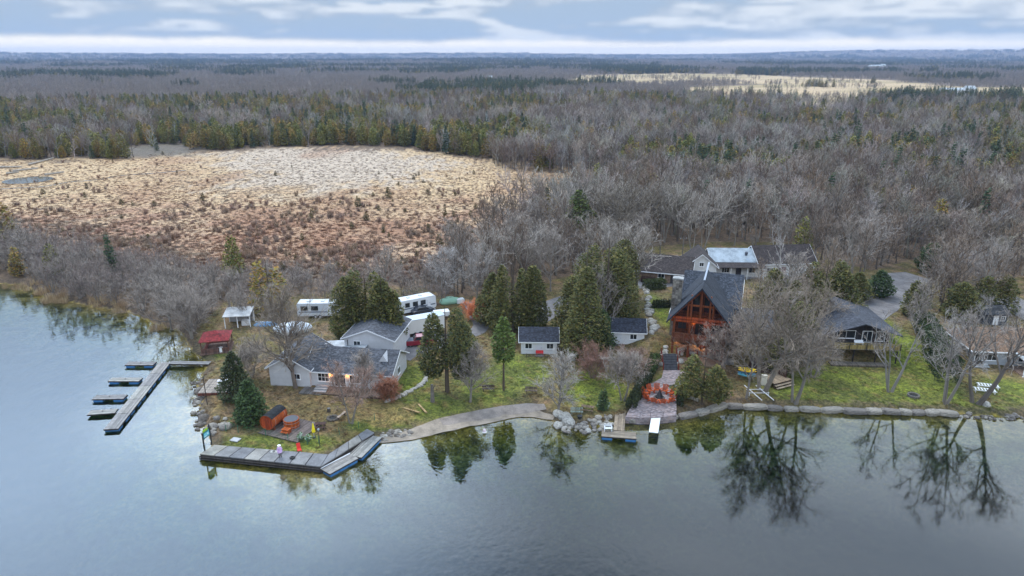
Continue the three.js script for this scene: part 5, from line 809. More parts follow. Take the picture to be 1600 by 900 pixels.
small('dead_trunk', 'short broken grey trunk standing on the lawn left of the big cedar', 'tree trunk', 676, 628, 0, (g) => { part('trunk', cyl(0.34, 0.2, 3.1, 0, -0.2, 0, 8), woodMat(C(150, 142, 138)), g); part('stub', bar([0, 2.0, 0], [0.5, 2.9, 0.2], 0.09, 6, 0.05), woodMat(C(140, 132, 128)), g); });
for (const [px, py, t, label] of [[643, 642, 0.5, 'tan plank lying on the lawn nearest the beach rocks'], [660, 639, 1.05, 'pale plank lying on the lawn, right of the tan one']]) solo('loose_plank', [box(3.2, 0.06, 0.3), box(3.0, 0.06, 0.26, 0.1, 0.065, 0.04)], woodMat(C(206, 176, 128)), label, 'plank', ((p) => [p[0], p[1] + 0.08, p[2]])(spot(px, py)), -t);
{ const p = at(757, 676, 0), g = addThing('swim_buoy', 'white and pink float on the water off the beach', 'float', [p[0], 0, p[1]]); part('body', new THREE.SphereGeometry(0.3, 12, 8).scale(0.8, 1.4, 0.8).translate(0, 0.2, 0), mat(C(228, 206, 214)), g); part('collar', turned(new THREE.TorusGeometry(0.25, 0.06, 6, 14), Math.PI / 2, 0, 0, 0, 0.1, 0), mat(C(240, 240, 240)), g); }
// ---------------------------------------------------------------- patio, stairs, fire circle
{
  const y = 1.05, pts = plan([977, 651, 1000, 653, 1030, 652, 1057, 649, 1057, 622, 1050, 610, 1042, 602, 1058, 600, 1071, 592, 1072, 583, 1060, 577, 1037, 577, 1034, 590, 1020, 598, 1005, 603, 996, 614, 989, 630], y);
  const m = mat(C(186, 174, 174, 0.9), { map: T.pavers, roughness: 0.95 }); const s = structure('paved_patio', metres(clean(slab(pts, y, 1.3))), m); driveLines.push({ line: plan([1025, 650, 1025, 615, 1050, 585], 1), w: 3 });
  const c = at(1030, 622, y), R = 2.05;
  const fp = addThing('fire_pyramid', 'black pyramid fire pit in the middle of the orange chairs', 'fire pit', [c[0], y, c[1]]); part('hood', new THREE.ConeGeometry(0.5, 1.3, 4).translate(0, 0.95, 0), black, fp); part('bowl', cyl(0.55, 0.6, 0.25, 0, 0.08, 0, 8), postM, fp); part('stone_ring', turned(new THREE.TorusGeometry(0.75, 0.12, 6, 18), Math.PI / 2, 0, 0, 0, 0.1, 0), stoneMats[2], fp);
  const proto = new THREE.Group(), or = woodMat(C(230, 104, 44, 0.95)); 
  for (let k = 0; k < 5; k++) part('back_slat', turned(box(0.12, 0.95 - 0.05 * Math.abs(k - 2), 0.03), -0.4, 0, (2 - k) * 0.05, (k - 2) * 0.135, 0.3, -0.22), or, proto);
  for (let k = 0; k < 4; k++) part('seat_slat', turned(box(0.62, 0.03, 0.13), 0.2, 0, 0, 0, 0.32 + 0.025 * k, -0.18 + k * 0.15), or, proto);
  for (const s2 of [-1, 1]) { part('armrest', box(0.13, 0.035, 0.72, s2 * 0.38, 0.56, 0.06), or, proto); part('leg', box(0.06, 0.56, 0.11, s2 * 0.36, 0, 0.34), or, proto); part('leg', turned(box(0.05, 0.12, 0.8), 0.22, 0, 0, s2 * 0.33, 0.22, -0.05), or, proto); }
  for (let k = 0; k < 11; k++) { const t = 2.05 + k / 10 * (6.283 - 0.98), x = c[0] + Math.sin(t) * R * 1.02, z = c[1] + Math.cos(t) * R * 0.98, o = proto.clone(); o.name = numbered('adirondack_chair'); o.position.set(x, y, z); o.rotation.y = t + Math.PI; o.scale.setScalar(1.1); scene.add(o); tag(o, 'orange slatted wooden chair in the fire ring, ' + ['first', 'second', 'third', 'fourth', 'fifth', 'sixth', 'seventh', 'eighth', 'ninth', 'tenth', 'last'][k] + ' clockwise from the gap', 'chair', 'orange chairs round the fire pyramid'); }
  const st = addThing('stairs', 'dark stone stairs with red-brown posts climbing to the log house', 'stairs', [0, 0, 0]), f = at(1048, 578, y), b = at(1049, 553, 2.95), n = 10, dz = (b[1] - f[1]) / n, dk = stoneMat(C(104, 106, 116));
  for (let k = 0; k < n; k++) part('step', box(2.2, (k + 1) * 0.195 + 0.3, Math.abs(dz) + 0.012, f[0] + 0.02 * k, y - 0.3, f[1] + dz * (k + 0.5)), dk, st);
  for (const s2 of [-1, 1]) { for (const k of [0, 5, 10]) part('railing_post', box(0.16, 1.15, 0.16, f[0] + s2 * 1.25, y + k * 0.19, f[1] + dz * k), woodMat(C(150, 64, 46)), st); part('handrail', bar([f[0] + s2 * 1.25, y + 1.1, f[1]], [f[0] + s2 * 1.25, y + 1.1 + 1.9, f[1] + dz * 10], 0.05), woodMat(C(130, 60, 46)), st); }
  const tw = addThing('terrace_railing', 'red-brown railing with thin wires on the terrace left of the stairs', 'railing', [0, 0, 0]), q0 = spot(1020, 551), q1 = spot(1040, 552); for (let k = 0; k < 4; k++) part('post', box(0.16, 1.1, 0.16, mix(q0[0], q1[0], k / 3), q0[1] - 0.1, mix(q0[2], q1[2], k / 3)), woodMat(C(150, 66, 48)), tw); part('top_rail', bar([q0[0], q0[1] + 1, q0[2]], [q1[0], q0[1] + 1, q1[2]], 0.05), woodMat(C(150, 66, 48)), tw);
  const t2 = addThing('terrace_railing', 'red-brown railing along the terrace right of the stairs', 'railing', [0, 0, 0]), r0 = spot(1062, 553), r1 = spot(1130, 557); for (let k = 0; k < 6; k++) part('post', box(0.16, 1.1, 0.16, mix(r0[0], r1[0], k / 5), r0[1] - 0.1, mix(r0[2], r1[2], k / 5)), woodMat(C(160, 70, 48)), t2); part('top_rail', bar([r0[0], r0[1] + 1, r0[2]], [r1[0], r0[1] + 1, r1[2]], 0.05), woodMat(C(150, 66, 48)), t2);
  const sr = addThing('patio_railing', 'thin dark railing along the water edge of the paved patio', 'railing', [0, 0, 0]), e = plan([979, 650, 1000, 652, 1016, 652, 1036, 651, 1056, 648], y); e.forEach(([x, z], i) => { part('post', cyl(0.025, 0.025, 0.7, x, y, z, 5), postM, sr); if (i) part('rail', bar([e[i - 1][0], y + 0.68, e[i - 1][1]], [x, y + 0.68, z], 0.02, 4), postM, sr); });
  small('split_log_bench', 'pale split-log seat on the lawn right of the patio', 'bench', 1079, 624, -0.75, (g) => { part('log', turned(cyl(0.28, 0.26, 2.6, 0, -1.3), 0, 0, Math.PI / 2, 0, 0.3, 0), woodMat(C(206, 200, 186)), g); part('support', box(0.3, 0.2, 0.5, 0.8, 0, 0), woodMat(C(150, 140, 128)), g); });
}
// ---------------------------------------------------------------- kayaks, shed and boat rails right of the log house
{
  const kg = new THREE.SphereGeometry(1, 18, 8), p = kg.attributes.position; for (let i = 0; i < p.count; i++) { const x = p.getX(i), k = Math.pow(1 - Math.abs(x), 0.15); p.setXYZ(i, x * 1.45, p.getY(i) * 0.2 + 0.1 * x * x, p.getZ(i) * 0.36 * Math.max(0.2, k)); } kg.computeVertexNormals();
  const b = spot(1166, 592), rk = addThing('kayak_rack', 'teal-grey kayak rack in front of the bare tree', 'rack', b, -0.32); for (const x of [-0.8, 0.8]) for (const z of [-0.4, 0.4]) part('post', box(0.08, 1.6, 0.08, x, -0.1, z), woodMat(C(112, 128, 130)), rk); for (const y of [0.55, 1.35]) part('crossbar', [box(0.08, 0.07, 1.3, -0.8, y, 0), box(0.08, 0.07, 1.3, 0.8, y, 0)], woodMat(C(112, 128, 130)), rk);
  [[-0.34, 1.58, C(246, 208, 20), 'bright yellow kayak on top of the rack, far one'], [0.36, 1.58, C(250, 200, 24), 'bright yellow kayak on top of the rack, near one'], [-0.34, 0.78, C(70, 150, 190), 'blue kayak on the lower rack, far one'], [0.36, 0.78, C(92, 170, 190), 'teal kayak on the lower rack, near one']].forEach(([z, y, c, label]) => { const v = new THREE.Vector3(0, y, z).applyAxisAngle(new THREE.Vector3(0, 1, 0), -0.32), o = addThing('kayak', label, 'kayak', [b[0] + v.x, b[1] + v.y, b[2] + v.z], -0.32); part('hull', kg.clone(), mat(c, { roughness: 0.35 }), o); part('cockpit', turned(new THREE.TorusGeometry(0.2, 0.04, 6, 16).scale(1.6, 1, 1), Math.PI / 2, 0, 0, 0, 0.19, 0), black, o); });
  const s = thing('lakeside_shed', 'brown flat-roofed shed behind the kayak rack', 'shed', 1196, 583, -0.12); part('wall', box(4.2, 2.0, 2.6, 0, -0.3, -1.3), woodMat(C(110, 88, 78)), s); part('roof', turned(box(4.9, 0.14, 3.3), 0.08, 0, 0, 0, 1.72, -1.3), roofMat(C(132, 112, 104, 0.7)), s); door_(s, 0.9, 1.6, 1.0, -0.1, 0.03, woodMat(C(84, 64, 56))); clear(s, 2.6);
  const d = thing('lakeside_deck', 'pale plank deck with steps beside the brown shed', 'deck', 1212, 598, 0.45); for (let k = 0; k < 9; k++) part('plank', box(3.6, 0.08, 0.3, 0, 0.75, -1.3 + k * 0.32), woodMat(C(196, 174, 150)), d); for (const k of [0, 1]) part('step', box(3.6, 0.08, 0.4, 0, 0.45 - 0.25 * k, 1.6 + 0.38 * k), woodMat(C(206, 188, 166)), d); for (const x of [-1.7, 1.7]) part('post', box(0.14, 1.0, 0.14, x, -0.2, 1.35), woodMat(C(110, 88, 74)), d); part('skirt', box(3.5, 0.75, 0.06, 0, -0.05, 1.32), woodMat(C(96, 74, 64)), d); part('bulkhead', box(0.1, 1.3, 2.4, 1.5, 0.8, -0.6), woodMat(C(104, 72, 60)), d);
  small('white_chest', 'tall white box at the left end of the plank deck', 'box', 1193, 601, 0.1, (g) => { part('body', box(0.7, 1.6, 0.6), mat(C(226, 220, 206)), g); part('lid', box(0.76, 0.08, 0.66, 0, 1.6), mat(C(214, 206, 190)), g); });
  for (const [px, py, label, c] of [[1221, 580, 'orange chair on the terrace behind the plank deck', C(232, 120, 40)], [1234, 582, 'yellow-orange chair next to the orange one behind the plank deck', C(226, 160, 66)]]) small('terrace_chair', label, 'chair', px, py, px, (g) => { const m = woodMat(c); part('seat', box(0.6, 0.06, 0.55, 0, 0.4), m, g); part('backrest', turned(box(0.6, 0.75, 0.05), -0.3, 0, 0, 0, 0.42, -0.26), m, g); for (const x of [-0.27, 0.27]) part('leg', box(0.07, 0.55, 0.5, x, 0, 0), m, g); });
  const rl = thing('boat_rails', 'white boat rails running down the lawn to the seawall', 'boat rails', 1190, 625, 0.0); for (const x of [-0.9, 0.9]) part('rail', bar([x + 0.7, 0.25, 0.6], [x - 0.7, 0.75, -3.4], 0.07, 5), whitePaint, rl); for (const z of [-1.2, -2.4]) part('crossbar', bar([-1.6, 0.55, z], [1.5, 0.55, z], 0.045, 5), whitePaint, rl); for (const x of [-1.5, 1.4]) part('leg', cyl(0.05, 0.05, 0.8, x, -0.1, -1.2, 6), whitePaint, rl);
  small('stone_fire_ring', 'round stone fire ring on the right lawn near the seawall', 'fire pit', 1427, 619, 0, (g) => { for (let k = 0; k < 14; k++) { const t = k / 14 * 6.28, b2 = part('block', box(0.34, 0.3, 0.22), stoneMats[1], g, [Math.cos(t) * 0.75, 0, Math.sin(t) * 0.75]); b2.rotation.y = Math.PI / 2 - t; } part('ash', cyl(0.65, 0.65, 0.08), mat([0.025, 0.025, 0.025]), g); });
  for (const [px, py, label] of [[1543, 606, 'white slatted frame on the lawn behind the leaning tree, upper one'], [1538, 613, 'white slatted frame on the lawn, nearer the water']]) small('slatted_raft', label, 'raft', px, py, -0.3, (g) => { for (const z of [-0.5, 0.5]) part('side_rail', box(3.0, 0.1, 0.08, 0, 0.4, z), whitePaint, g); for (let k = 0; k < 7; k++) part('slat', box(0.2, 0.04, 1.0, -1.3 + k * 0.43, 0.5, 0), mat(C(214, 218, 222)), g); for (const x of [-1.3, 1.3]) part('leg', box(0.08, 0.42, 0.9, x, 0, 0), whitePaint, g); });
}
// ---------------------------------------------------------------- hedges and utility poles
function leafBox(seed, L, w, h, n, colors, s = 0.22) { const R = rng(seed), c = new Soup(); for (let k = 0; k < n; k++) { const f = R(), x = (R() - 0.5) * L; let y = R() * h, z = (R() - 0.5) * w; if (f < 0.4) y = h * (0.9 + 0.14 * R()); else if (f < 0.75) z = (R() < 0.5 ? -1 : 1) * w * (0.42 + 0.12 * R()); const b = colors[Math.floor(R() * colors.length)], kk = 0.75 + 0.5 * R(), col = b.map((v) => v * kk), r3 = () => (R() - 0.5) * 2 * s, q = [x, y, z]; const A = q.map((v) => v + r3()), B = q.map((v) => v + r3()), D = q.map((v) => v + r3()); c.tri(q, A, B, col); c.tri(q, B, D, col); } return c.geometry(); }
function hedge(label, a, b, w, h, n, colors) { const p = spot(...a), q = spot(...b), L = Math.hypot(q[0] - p[0], q[2] - p[2]), g = addThing('hedge', label, 'hedge', [(p[0] + q[0]) / 2, (p[1] + q[1]) / 2 - 0.1, (p[2] + q[2]) / 2], Math.atan2(-(q[2] - p[2]), q[0] - p[0])); part('foliage', leafBox(a[0], L, w, h, n, colors, 0.26), M.leaf, g); part('stems', Array.from({ length: 6 }, (_, k) => cyl(0.04, 0.03, h * 0.7, (k / 5 - 0.5) * L * 0.9)), woodMat(C(90, 76, 64)), g); }
const hedgeGreen = [C(62, 72, 36, 0.65), C(78, 84, 40, 0.65), C(50, 60, 34, 0.65)];
hedge('long dark clipped hedge running from the lake up along the patio', [984, 643], [1012, 592], 1.3, 1.5, 2600, hedgeGreen); hedge('upper end of the clipped hedge beside the stairs, greener and shorter', [1012, 590], [1024, 565], 1.5, 1.7, 1400, [C(84, 104, 48, 0.65), C(70, 84, 40, 0.65)]);
hedge('short narrow hedge at the right edge of the paved patio', [1062, 640], [1061, 616], 0.7, 1.5, 900, hedgeGreen);
hedge('rounded evergreen hedge in front of the brown-roofed house', [1006, 452], [1038, 450], 2.2, 2.0, 2200, [C(72, 84, 40, 0.66), C(88, 96, 46, 0.66)]);
hedge('thick evergreen hedge bordering the right lawn', [1440, 510], [1480, 612], 3.0, 4.0, 7000, [C(70, 92, 50, 0.65), C(56, 74, 42, 0.65), C(92, 100, 54, 0.65)]);
for (let k = 0; k < 8; k++) { const p = spot(1021 + k * 3.9, 481 - k * 0.15); plant('cone_cedar', 'small cone-shaped cedar in the row behind the green strip by the log house', 'cedar', coneCedar ??= evergreen(600, { h: 1.9, w: 0.5, n: 320, s: 0.2, from: 0.0, tip: 0.9, r: 0.04, colors: [C(74, 84, 40, 0.65), C(60, 70, 36, 0.65)] }), p, { turn: k, group: 'row of small cone cedars', scale: 0.95 + 0.1 * hash(k, 2) }); }
for (const [px, py, h, label] of [[1031, 398, 9.5, 'tall grey utility pole behind the brown-roofed house'], [779, 470, 8.5, 'utility pole beside the lane by the cedars'], [1064, 425, 8.5, 'pale pole beside the log house chimney'], [1412, 400, 9, 'utility pole by the far end of the driveway']]) small('utility_pole', label, 'utility pole', px, py, 0.2, (g) => { part('pole', cyl(0.15, 0.1, h), woodMat(C(150, 142, 136)), g); part('crossarm', box(1.7, 0.12, 0.1, 0, h - 0.7, 0), woodMat(C(130, 120, 112)), g); for (const x of [-0.7, 0, 0.7]) part('insulator', cyl(0.05, 0.05, 0.16, x, h - 0.58, 0, 6), mat(C(190, 196, 200)), g); });
// ---------------------------------------------------------------- the person on the deck
{
  const J = { hip: [0, 0.9, 0], chest: [0, 1.32, 0.02], neck: [0, 1.5, 0.02], head: [0, 1.66, 0.04] }, caps = [];
  const cap = (a, b, r, q) => caps.push([a, b, r, q]); cap(J.hip, J.chest, 0.19, 0.22); cap(J.chest, J.neck, 0.19, 0.08); cap(J.neck, [0, 1.6, 0.03], 0.065, 0.06);
  for (const s of [-1, 1]) { cap([s * 0.1, 0.88, 0], [s * 0.11, 0.48, 0.03], 0.11, 0.075); cap([s * 0.11, 0.48, 0.03], [s * 0.12, 0.08, 0], 0.075, 0.05); cap([s * 0.12, 0.04, -0.03], [s * 0.13, 0.04, 0.16], 0.05, 0.045); cap([s * 0.2, 1.42, 0.02], [s * 0.29, 1.14, 0.02], 0.075, 0.06); cap([s * 0.29, 1.14, 0.02], [s * 0.25, 0.92, 0.14], 0.06, 0.045); }
  const dist = (p) => { let d = 1e9; for (const [a, b, r, q] of caps) { const ab = b.map((v, i) => v - a[i]), t = clamp(ab.reduce((s, v, i) => s + v * (p[i] - a[i]), 0) / ab.reduce((s, v) => s + v * v, 0)), e = Math.hypot(...p.map((v, i) => v - a[i] - ab[i] * t)) - mix(r, q, t), k = 0.05, h = clamp(0.5 + 0.5 * (d - e) / k); d = d > 1e8 ? e : mix(d, e, h) - k * h * (1 - h); } return d; };
  const mc = new MarchingCubes(80, black, false, false, 40000); mc.isolation = 0; const S = 1.0; for (let k = 0; k < 80; k++) for (let j = 0; j < 80; j++) for (let i = 0; i < 80; i++) { const f = (v) => (v - 40) / 40; mc.field[k * 6400 + j * 80 + i] = -dist([f(i) * S, f(j) * S + 0.9, f(k) * S]); }
  mc.update(); const n = mc.count, pos = new Float32Array(n * 3), nor = new Float32Array(n * 3), col = new Float32Array(n * 3); for (let i = 0; i < n; i++) { for (let k = 0; k < 3; k++) { pos[i * 3 + k] = mc.positionArray[i * 3 + k] * S + (k === 1 ? 0.9 : 0); nor[i * 3 + k] = mc.normalArray[i * 3 + k]; } const y = pos[i * 3 + 1]; col.set(y > 1.5 ? C(214, 170, 150) : y < 0.75 ? C(74, 70, 72) : C(212, 176, 222), i * 3); }
  const bg = new THREE.BufferGeometry(); bg.setAttribute('position', new THREE.BufferAttribute(pos, 3)); bg.setAttribute('normal', new THREE.BufferAttribute(nor, 3)); bg.setAttribute('color', new THREE.BufferAttribute(col, 3)); bg.userData.own = true;
  const q = at(438, 714, 0.92), g = addThing('person', 'person in a pink-lilac coat and white hat standing on the slab deck', 'person', [q[0], 0.91, q[1]], 0.5); part('body', bg, new THREE.MeshStandardMaterial({ vertexColors: true, roughness: 0.9 }), g);
  const hd = part('head', [new THREE.SphereGeometry(0.115, 16, 12).scale(0.88, 1.15, 1).translate(0, 1.68, 0.05), new THREE.SphereGeometry(0.025, 6, 5).translate(0, 1.67, 0.165), new THREE.SphereGeometry(0.03, 6, 5).translate(0.1, 1.68, 0.04), new THREE.SphereGeometry(0.03, 6, 5).translate(-0.1, 1.68, 0.04)], mat(C(216, 172, 150)), g); for (const x of [-0.042, 0.042]) part('eye', new THREE.SphereGeometry(0.014, 6, 5).translate(x, 1.7, 0.155), black, hd);
  part('hat', [new THREE.SphereGeometry(0.15, 14, 8, 0, 6.3, 0, 1.6).translate(0, 1.72, 0.03), cyl(0.24, 0.22, 0.04, 0, 1.71, 0.04, 16)], mat(C(238, 240, 238)), g);
  part('coat_hem', new THREE.LatheGeometry([[0.2, 1.15], [0.24, 0.95], [0.29, 0.72], [0.27, 0.71], [0.2, 0.95]].map(([x, y]) => new THREE.Vector2(x, y)), 14), mat(C(212, 176, 222)), g);
}
// ---------------------------------------------------------------- trees standing on the lots
function tall(p, topY) { let a = 0.5, b = 40; for (let k = 0; k < 30; k++) { const m = (a + b) / 2; seen(p[0], p[1] + m, p[2])[1] > topY ? a = m : b = m; } return a; }
const perM = (p) => { const a = seen(p[0], p[1], p[2]), b = seen(p[0] + 1, p[1], p[2]); return b[0] - a[0]; };
const OLIVE = [C(104, 104, 48, 0.76), C(86, 92, 46, 0.76), C(122, 112, 56, 0.76)], DEEP = [C(72, 92, 48, 0.7), C(84, 102, 54, 0.7), C(60, 80, 44, 0.7)];
const evers = [   // base, top of crown, half width (sight lines), crown start, colours, shape, label
  [548, 530, 424, 26, 0.02, OLIVE, 'cedar', 'leftmost cedar of the group behind the cottage'], [576, 536, 418, 25, 0.02, OLIVE, 'cedar', 'second cedar of the group behind the cottage'], [601, 545, 420, 27, 0.04, OLIVE, 'cedar', 'tallest cedar of the group behind the cottage'], [619, 545, 446, 14, 0.12, OLIVE, 'cedar', 'cedar nearest the red pickup'],
  [770, 506, 418, 24, 0.04, OLIVE, 'cedar', 'cedar left of the pair behind the small pine'], [800, 520, 402, 25, 0.05, OLIVE, 'cedar', 'tall cedar of the pair behind the first cabin'], [832, 512, 404, 25, 0.04, OLIVE, 'cedar', 'right cedar of the pair behind the first cabin'],
  [699, 612, 472, 30, 0.22, [...OLIVE, C(70, 80, 46, 0.7)], 'cedar', 'large dark cedar on the lawn with a bare pale trunk'], [724, 566, 496, 20, 0.1, OLIVE, 'cedar', 'shaggy cedar leaning behind the large lawn cedar'],
  [892, 528, 430, 22, 0.02, OLIVE, 'cedar', 'narrow cedar at the left of the tall middle group'], [912, 552, 384, 34, 0.03, OLIVE, 'cedar', 'front cedar of the tall middle group'], [930, 512, 380, 34, 0.03, OLIVE, 'cedar', 'broad cedar in the heart of the middle group'], [962, 508, 396, 28, 0.03, OLIVE, 'cedar', 'shorter cedar filling the middle group on the right'], [946, 520, 362, 36, 0.02, OLIVE, 'cedar', 'tallest cedar of the middle group'], [972, 480, 366, 26, 0.02, OLIVE, 'cedar', 'right cedar of the tall middle group'], [936, 545, 470, 20, 0.02, DEEP, 'cedar', 'low green cedar beside the second cabin'],
  [787, 610, 487, 23, 0.42, [C(104, 124, 48, 0.7), C(88, 110, 44, 0.7), C(116, 130, 54, 0.7)], 'pine', 'bright green young pine with a thin bare trunk on the lawn'],
  [393, 657, 588, 24, 0.02, [C(72, 96, 48, 0.72), C(60, 82, 42, 0.7), C(84, 104, 54, 0.72)], 'cedar', 'full dark green evergreen above the barrel sauna'], [372, 622, 543, 21, 0.03, [C(66, 78, 44, 0.68), C(82, 90, 50, 0.68)], 'cedar', 'dark cedar behind the full evergreen at the cottage corner'],
  [1096, 632, 556, 27, 0.16, OLIVE, 'cedar', 'bushy cedar on the lawn between patio and kayak rack'], [903, 388, 288, 25, 0.16, [C(98, 112, 52, 0.74), C(118, 126, 60, 0.74), C(82, 98, 48, 0.74)], 'pine', 'lone loose-crowned pine rising above the bare woods'],
  [1284, 482, 404, 30, 0.03, OLIVE, 'cedar', 'broad cedar behind the dark cottage'], [1316, 492, 416, 26, 0.03, OLIVE, 'cedar', 'cedar at the left side of the driveway'], [1252, 510, 424, 28, 0.03, [...OLIVE, C(110, 104, 60, 0.74)], 'cedar', 'cedar behind the big forked tree'], [1206, 490, 416, 26, 0.03, [C(122, 112, 56, 0.76), ...OLIVE], 'cedar', 'yellowish cedar right of the log house'], [1370, 462, 418, 20, 0.1, DEEP, 'cedar', 'small dark cedar beside the driveway'], [1338, 470, 424, 20, 0.08, OLIVE, 'cedar', 'cedar between the driveway and the broad cedar'],
  [1424, 492, 430, 18, 0.05, OLIVE, 'cedar', 'cedar at the right side of the driveway'], [1450, 425, 372, 18, 0.05, DEEP, 'cedar', 'dark cedar at the woods edge beyond the driveway'], [1545, 488, 428, 26, 0.04, OLIVE, 'cedar', 'cedar behind the small dark shed'], [1500, 500, 440, 24, 0.04, OLIVE, 'cedar', 'cedar behind the grey trees on the right'], [1376, 262, 236, 13, 0.02, DEEP, 'spruce', 'small dark conical spruce alone in the grey woods'], [1215, 582, 520, 22, 0.1, OLIVE, 'cedar', 'cedar behind the brown shed'], [942, 640, 605, 6, 0.02, DEEP, 'cedar', 'slim little evergreen on the middle lawn'], [1240, 560, 470, 26, 0.03, OLIVE, 'cedar', 'dense cedar between the two big bare trees'],
];
evers.forEach(([px, py, top, half, from, colors, shape, label], k) => { const p = spot(px, py), h = tall(p, top), w = half / perM(p); p[1] -= 0.1; plant(shape === 'pine' ? 'pine_tree' : shape === 'spruce' ? 'spruce_tree' : 'cedar_tree', label, shape, evergreen(700 + k, label.startsWith('lone') ? { h, w: w * 1.2, n: 2600, s: 0.55, from: 0.3, shape: 'cedar', tip: 0.6, colors, r: 0.012 * h } : label.startsWith('bright green') ? { h, w: w * 1.25, n: 1500, s: 0.42, from, shape: 'cedar', tip: 0.85, colors, r: 0.012 * h } : { h, w: w * 1.36, n: Math.round(clamp(h * w * 190, 500, 7500)), s: shape === 'pine' ? 0.36 : 0.36, from, shape, colors, r: 0.02 * h, tip: label.startsWith('full') ? 0.75 : 0.4 + 0.25 * hash(k, 12), tops: half > 24 && shape === 'cedar' && k % 2 ? 2 : 1 }), p, {}); });
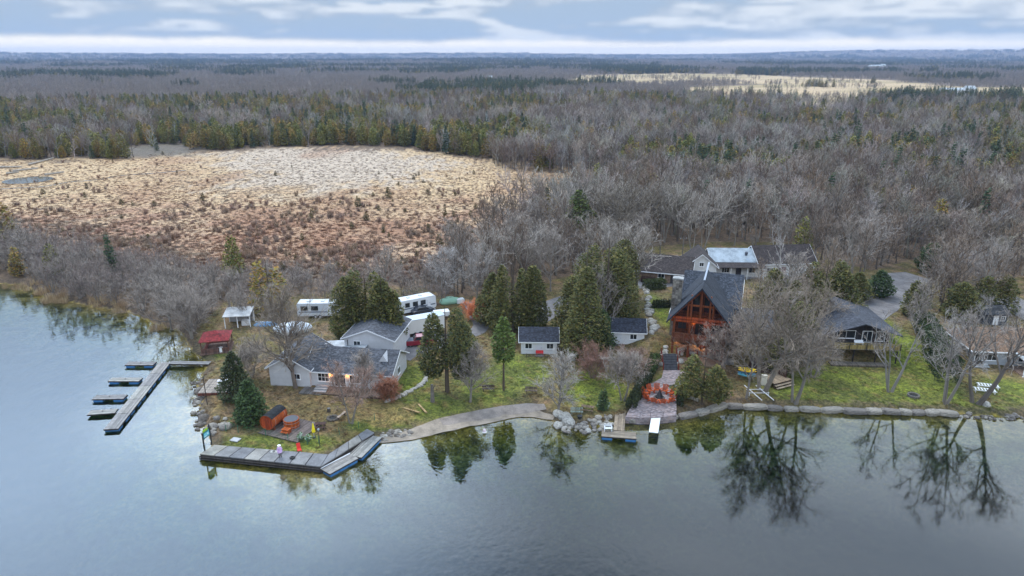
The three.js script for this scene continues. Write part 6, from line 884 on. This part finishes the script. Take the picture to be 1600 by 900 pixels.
const bares = [  // base, top, half width, options, label
  [462, 606, 448, 66, { r: 0.42, limbs: 22, sub: 8, twigs: 6, fork: 0.2, lean: [-0.02, 0.04], bark: C(130, 118, 108, 0.7), twig: C(150, 136, 122, 0.76) }, 'big spreading bare tree in front of the cottage wing'], [548, 662, 556, 34, { r: 0.2, stems: 2, fork: 0.3, twig: C(160, 132, 118, 0.76) }, 'two-stemmed bare tree on the dry lawn before the cottage'], [570, 616, 548, 28, { r: 0.13, fork: 0.3 }, 'small bare tree against the cottage porch'],
  [735, 628, 535, 32, { r: 0.22, fork: 0.18, limbs: 14 }, 'grey twiggy bare tree right of the large lawn cedar'], [872, 645, 540, 36, { r: 0.26, fork: 0.14, limbs: 16, twig: C(172, 164, 156, 0.8) }, 'dense grey bare tree at the right end of the beach'], [944, 530, 424, 46, { r: 0.24, fork: 0.2, limbs: 14 }, 'pale bare tree before the cedars left of the second cabin'], [973, 626, 548, 38, { r: 0.22, fork: 0.4, stems: 2, limbs: 10 }, 'low open bare tree beside the clipped hedge'],
  [1190, 612, 412, 84, { r: 0.5, fork: 0.26, limbs: 16, sub: 7, lean: [-0.05, 0.04], stems: 2, split: 0.2, bark: C(150, 140, 128, 0.76), twig: C(148, 132, 116, 0.75) }, 'large forked bare tree right of the log house'], [1166, 622, 500, 40, { r: 0.24, fork: 0.3, limbs: 11, twig: C(150, 136, 120, 0.75) }, 'bare tree at the seawall left of the boat rails'], [1240, 634, 470, 50, { r: 0.36, fork: 0.3, limbs: 9, sub: 5, stems: 2, bark: C(146, 138, 128, 0.76), twig: C(148, 134, 118, 0.75) }, 'twin-trunked grey bare tree at the seawall right of the boat rails'], [1130, 575, 505, 46, { r: 0.14, fork: 0.15, limbs: 14, stems: 3, split: 0.3, twig: C(164, 146, 134, 0.78) }, 'brushy bare tree in front of the log house'],
  [1160, 560, 470, 40, { r: 0.16, fork: 0.2, limbs: 12, stems: 2 }, 'bare tree hiding the right side of the log house'], [1390, 612, 470, 40, { r: 0.3, fork: 0.35, limbs: 7, sub: 4, twigs: 3, stems: 3, split: 0.25, bark: C(150, 144, 138, 0.75) }, 'three-trunked bare tree in front of the dark cottage'], [1476, 630, 430, 42, { r: 0.3, fork: 0.3, limbs: 9, sub: 5, stems: 3, twig: C(156, 148, 142, 0.78), split: 0.18 }, 'tall grey multi-trunked bare tree at the end of the seawall'], [1524, 630, 452, 74, { r: 0.5, fork: 0.38, limbs: 11, stems: 2, lean: [0.1, 0.0], split: 0.25, bark: C(126, 116, 108, 0.7) }, 'big dark bare tree leaning right on the shore'], [1350, 424, 344, 46, { r: 0.26, fork: 0.2, limbs: 14, twig: C(172, 162, 154, 0.8) }, 'round-topped bare tree beyond the driveway'],
  [1500, 470, 400, 50, { r: 0.2, fork: 0.2, limbs: 14, twig: C(164, 156, 152, 0.8) }, 'pale grey bare tree behind the hedge on the right'], [1270, 590, 510, 34, { r: 0.2, fork: 0.2, limbs: 13, stems: 2 }, 'brushy bare tree on the slope left of the dark cottage'], [1430, 520, 440, 30, { r: 0.14, fork: 0.2, limbs: 12 }, 'slim bare tree at the lower end of the driveway'], [600, 470, 380, 40, { r: 0.2, fork: 0.2, limbs: 13 }, 'bare tree behind the cedar group'], [690, 470, 388, 46, { r: 0.22, fork: 0.2, limbs: 14, twig: C(176, 170, 166, 0.82) }, 'pale bare tree beside the tarped load'], [745, 472, 388, 44, { r: 0.22, fork: 0.2, limbs: 14, twig: C(176, 168, 162, 0.82) }, 'pale bare tree beside the lane'], [860, 455, 360, 44, { r: 0.24, fork: 0.22, limbs: 14 }, 'bare tree beside the gravel road'], [1000, 395, 330, 36, { r: 0.22, fork: 0.24, limbs: 12 }, 'bare tree left of the tall utility pole'],
  [300, 528, 448, 46, { r: 0.26, fork: 0.2, limbs: 13, stems: 2 }, 'bare tree leaning over the bay beside the gazebo'], [268, 516, 440, 44, { r: 0.22, fork: 0.2, limbs: 13 }, 'bare tree at the head of the bay'], [605, 622, 585, 20, { r: 0.05, stems: 4, fork: 0.1, limbs: 12, split: 0.4, twig: C(168, 112, 84, 0.78), bark: C(140, 96, 78) }, 'rusty bare shrub at the right corner of the cottage'], [742, 500, 468, 17, { r: 0.05, stems: 5, fork: 0.1, limbs: 14, split: 0.5, twig: C(226, 140, 92, 0.85), bark: C(170, 110, 80) }, 'orange-twigged shrub beside the lane'], [925, 590, 545, 34, { r: 0.06, stems: 6, fork: 0.1, limbs: 14, split: 0.6, twig: C(150, 112, 96, 0.76) }, 'reddish bare brush on the slope below the second cabin'], [985, 585, 545, 28, { r: 0.06, stems: 6, fork: 0.1, limbs: 14, split: 0.6, twig: C(156, 128, 114, 0.76) }, 'bare brush above the low open tree'], [1240, 545, 500, 50, { r: 0.07, stems: 6, fork: 0.1, limbs: 14, split: 0.6, twig: C(150, 136, 122, 0.76) }, 'wide bare brush behind the two big trees'], [1290, 512, 470, 30, { r: 0.1, stems: 4, fork: 0.1, limbs: 12, split: 0.5 }, 'bare brush behind the dark cottage corner'], [395, 590, 535, 40, { r: 0.1, stems: 4, fork: 0.15, limbs: 12, split: 0.45, bark: C(130, 118, 108) }, 'drooping bare tree between the dark evergreen and the cottage'],
];
bares.forEach(([px, py, top, half, o, label], k) => { const p = spot(px, py), h = tall(p, top), w = half / perM(p); p[1] -= 0.1; plant('bare_tree', label, o.r < 0.08 ? 'shrub' : 'tree', bareTree(900 + k, { h: h * 1.0, sub: 6, twigs: 5, fine: 4, thick: 1.75, spread: clamp(w / h * 2.0, 0.6, 1.7), ...o, r: o.r * 0.72, limbs: Math.round((o.limbs ?? 12) * 1.35) }), p, {}); });
// the wider fringe of bare trees on the lots' edges and reeds along the bay
plantWoods();
{
  const R = rng(31), reeds = []; for (const [px, py, n, w, d] of [[86, 469, 60, 20, 4], [35, 449, 26, 30, 4], [70, 456, 18, 16, 4], [160, 474, 30, 18, 5], [185, 484, 20, 10, 4], [245, 513, 14, 10, 4]]) for (let k = 0; k < n; k++) { const [x, z] = at(px + (R() - 0.5) * 2 * w, py + (R() - 0.5) * 2 * d, 0.2), c = mixc(C(206, 184, 146, 0.84), C(182, 150, 114, 0.8), R()); reeds.push([x, Math.max(-0.3, height(x, z)) - 0.05, z, R() * 6.28, 0.8 + 0.5 * R(), 0.9 + 0.5 * R(), c]); }
  forestMass('shore_reeds', 'tan dead reeds standing along the bay shore', 'reeds', tuft, reeds, M.leaf);
  const log = [[20, 268, 60, 264], [70, 274, 100, 270], [0, 262, 34, 262], [45, 258, 84, 248], [10, 272, 30, 270]]; log.forEach(([a, b, c, d], k) => { const p = at(a, b, 1.3), q = at(c, d, 1.3); solo('fallen_log', bar([p[0], 1.6, p[1]], [q[0], 1.7, q[1]], 0.45, 7, 0.3), woodMat(C(200, 192, 184)), 'bleached fallen log beside the small pool at the far left of the marsh', 'log', [0, 0, 0], 0, 'fallen logs in the marsh'); });
  const pool = new THREE.CircleGeometry(1, 24).rotateX(-Math.PI / 2).scale(9, 1, 9).translate(at(44, 282, 1.3)[0], 1.5, at(44, 282, 1.3)[1]); structure('marsh_pool', pool, M.water);
}
renderer.render(scene, camera);
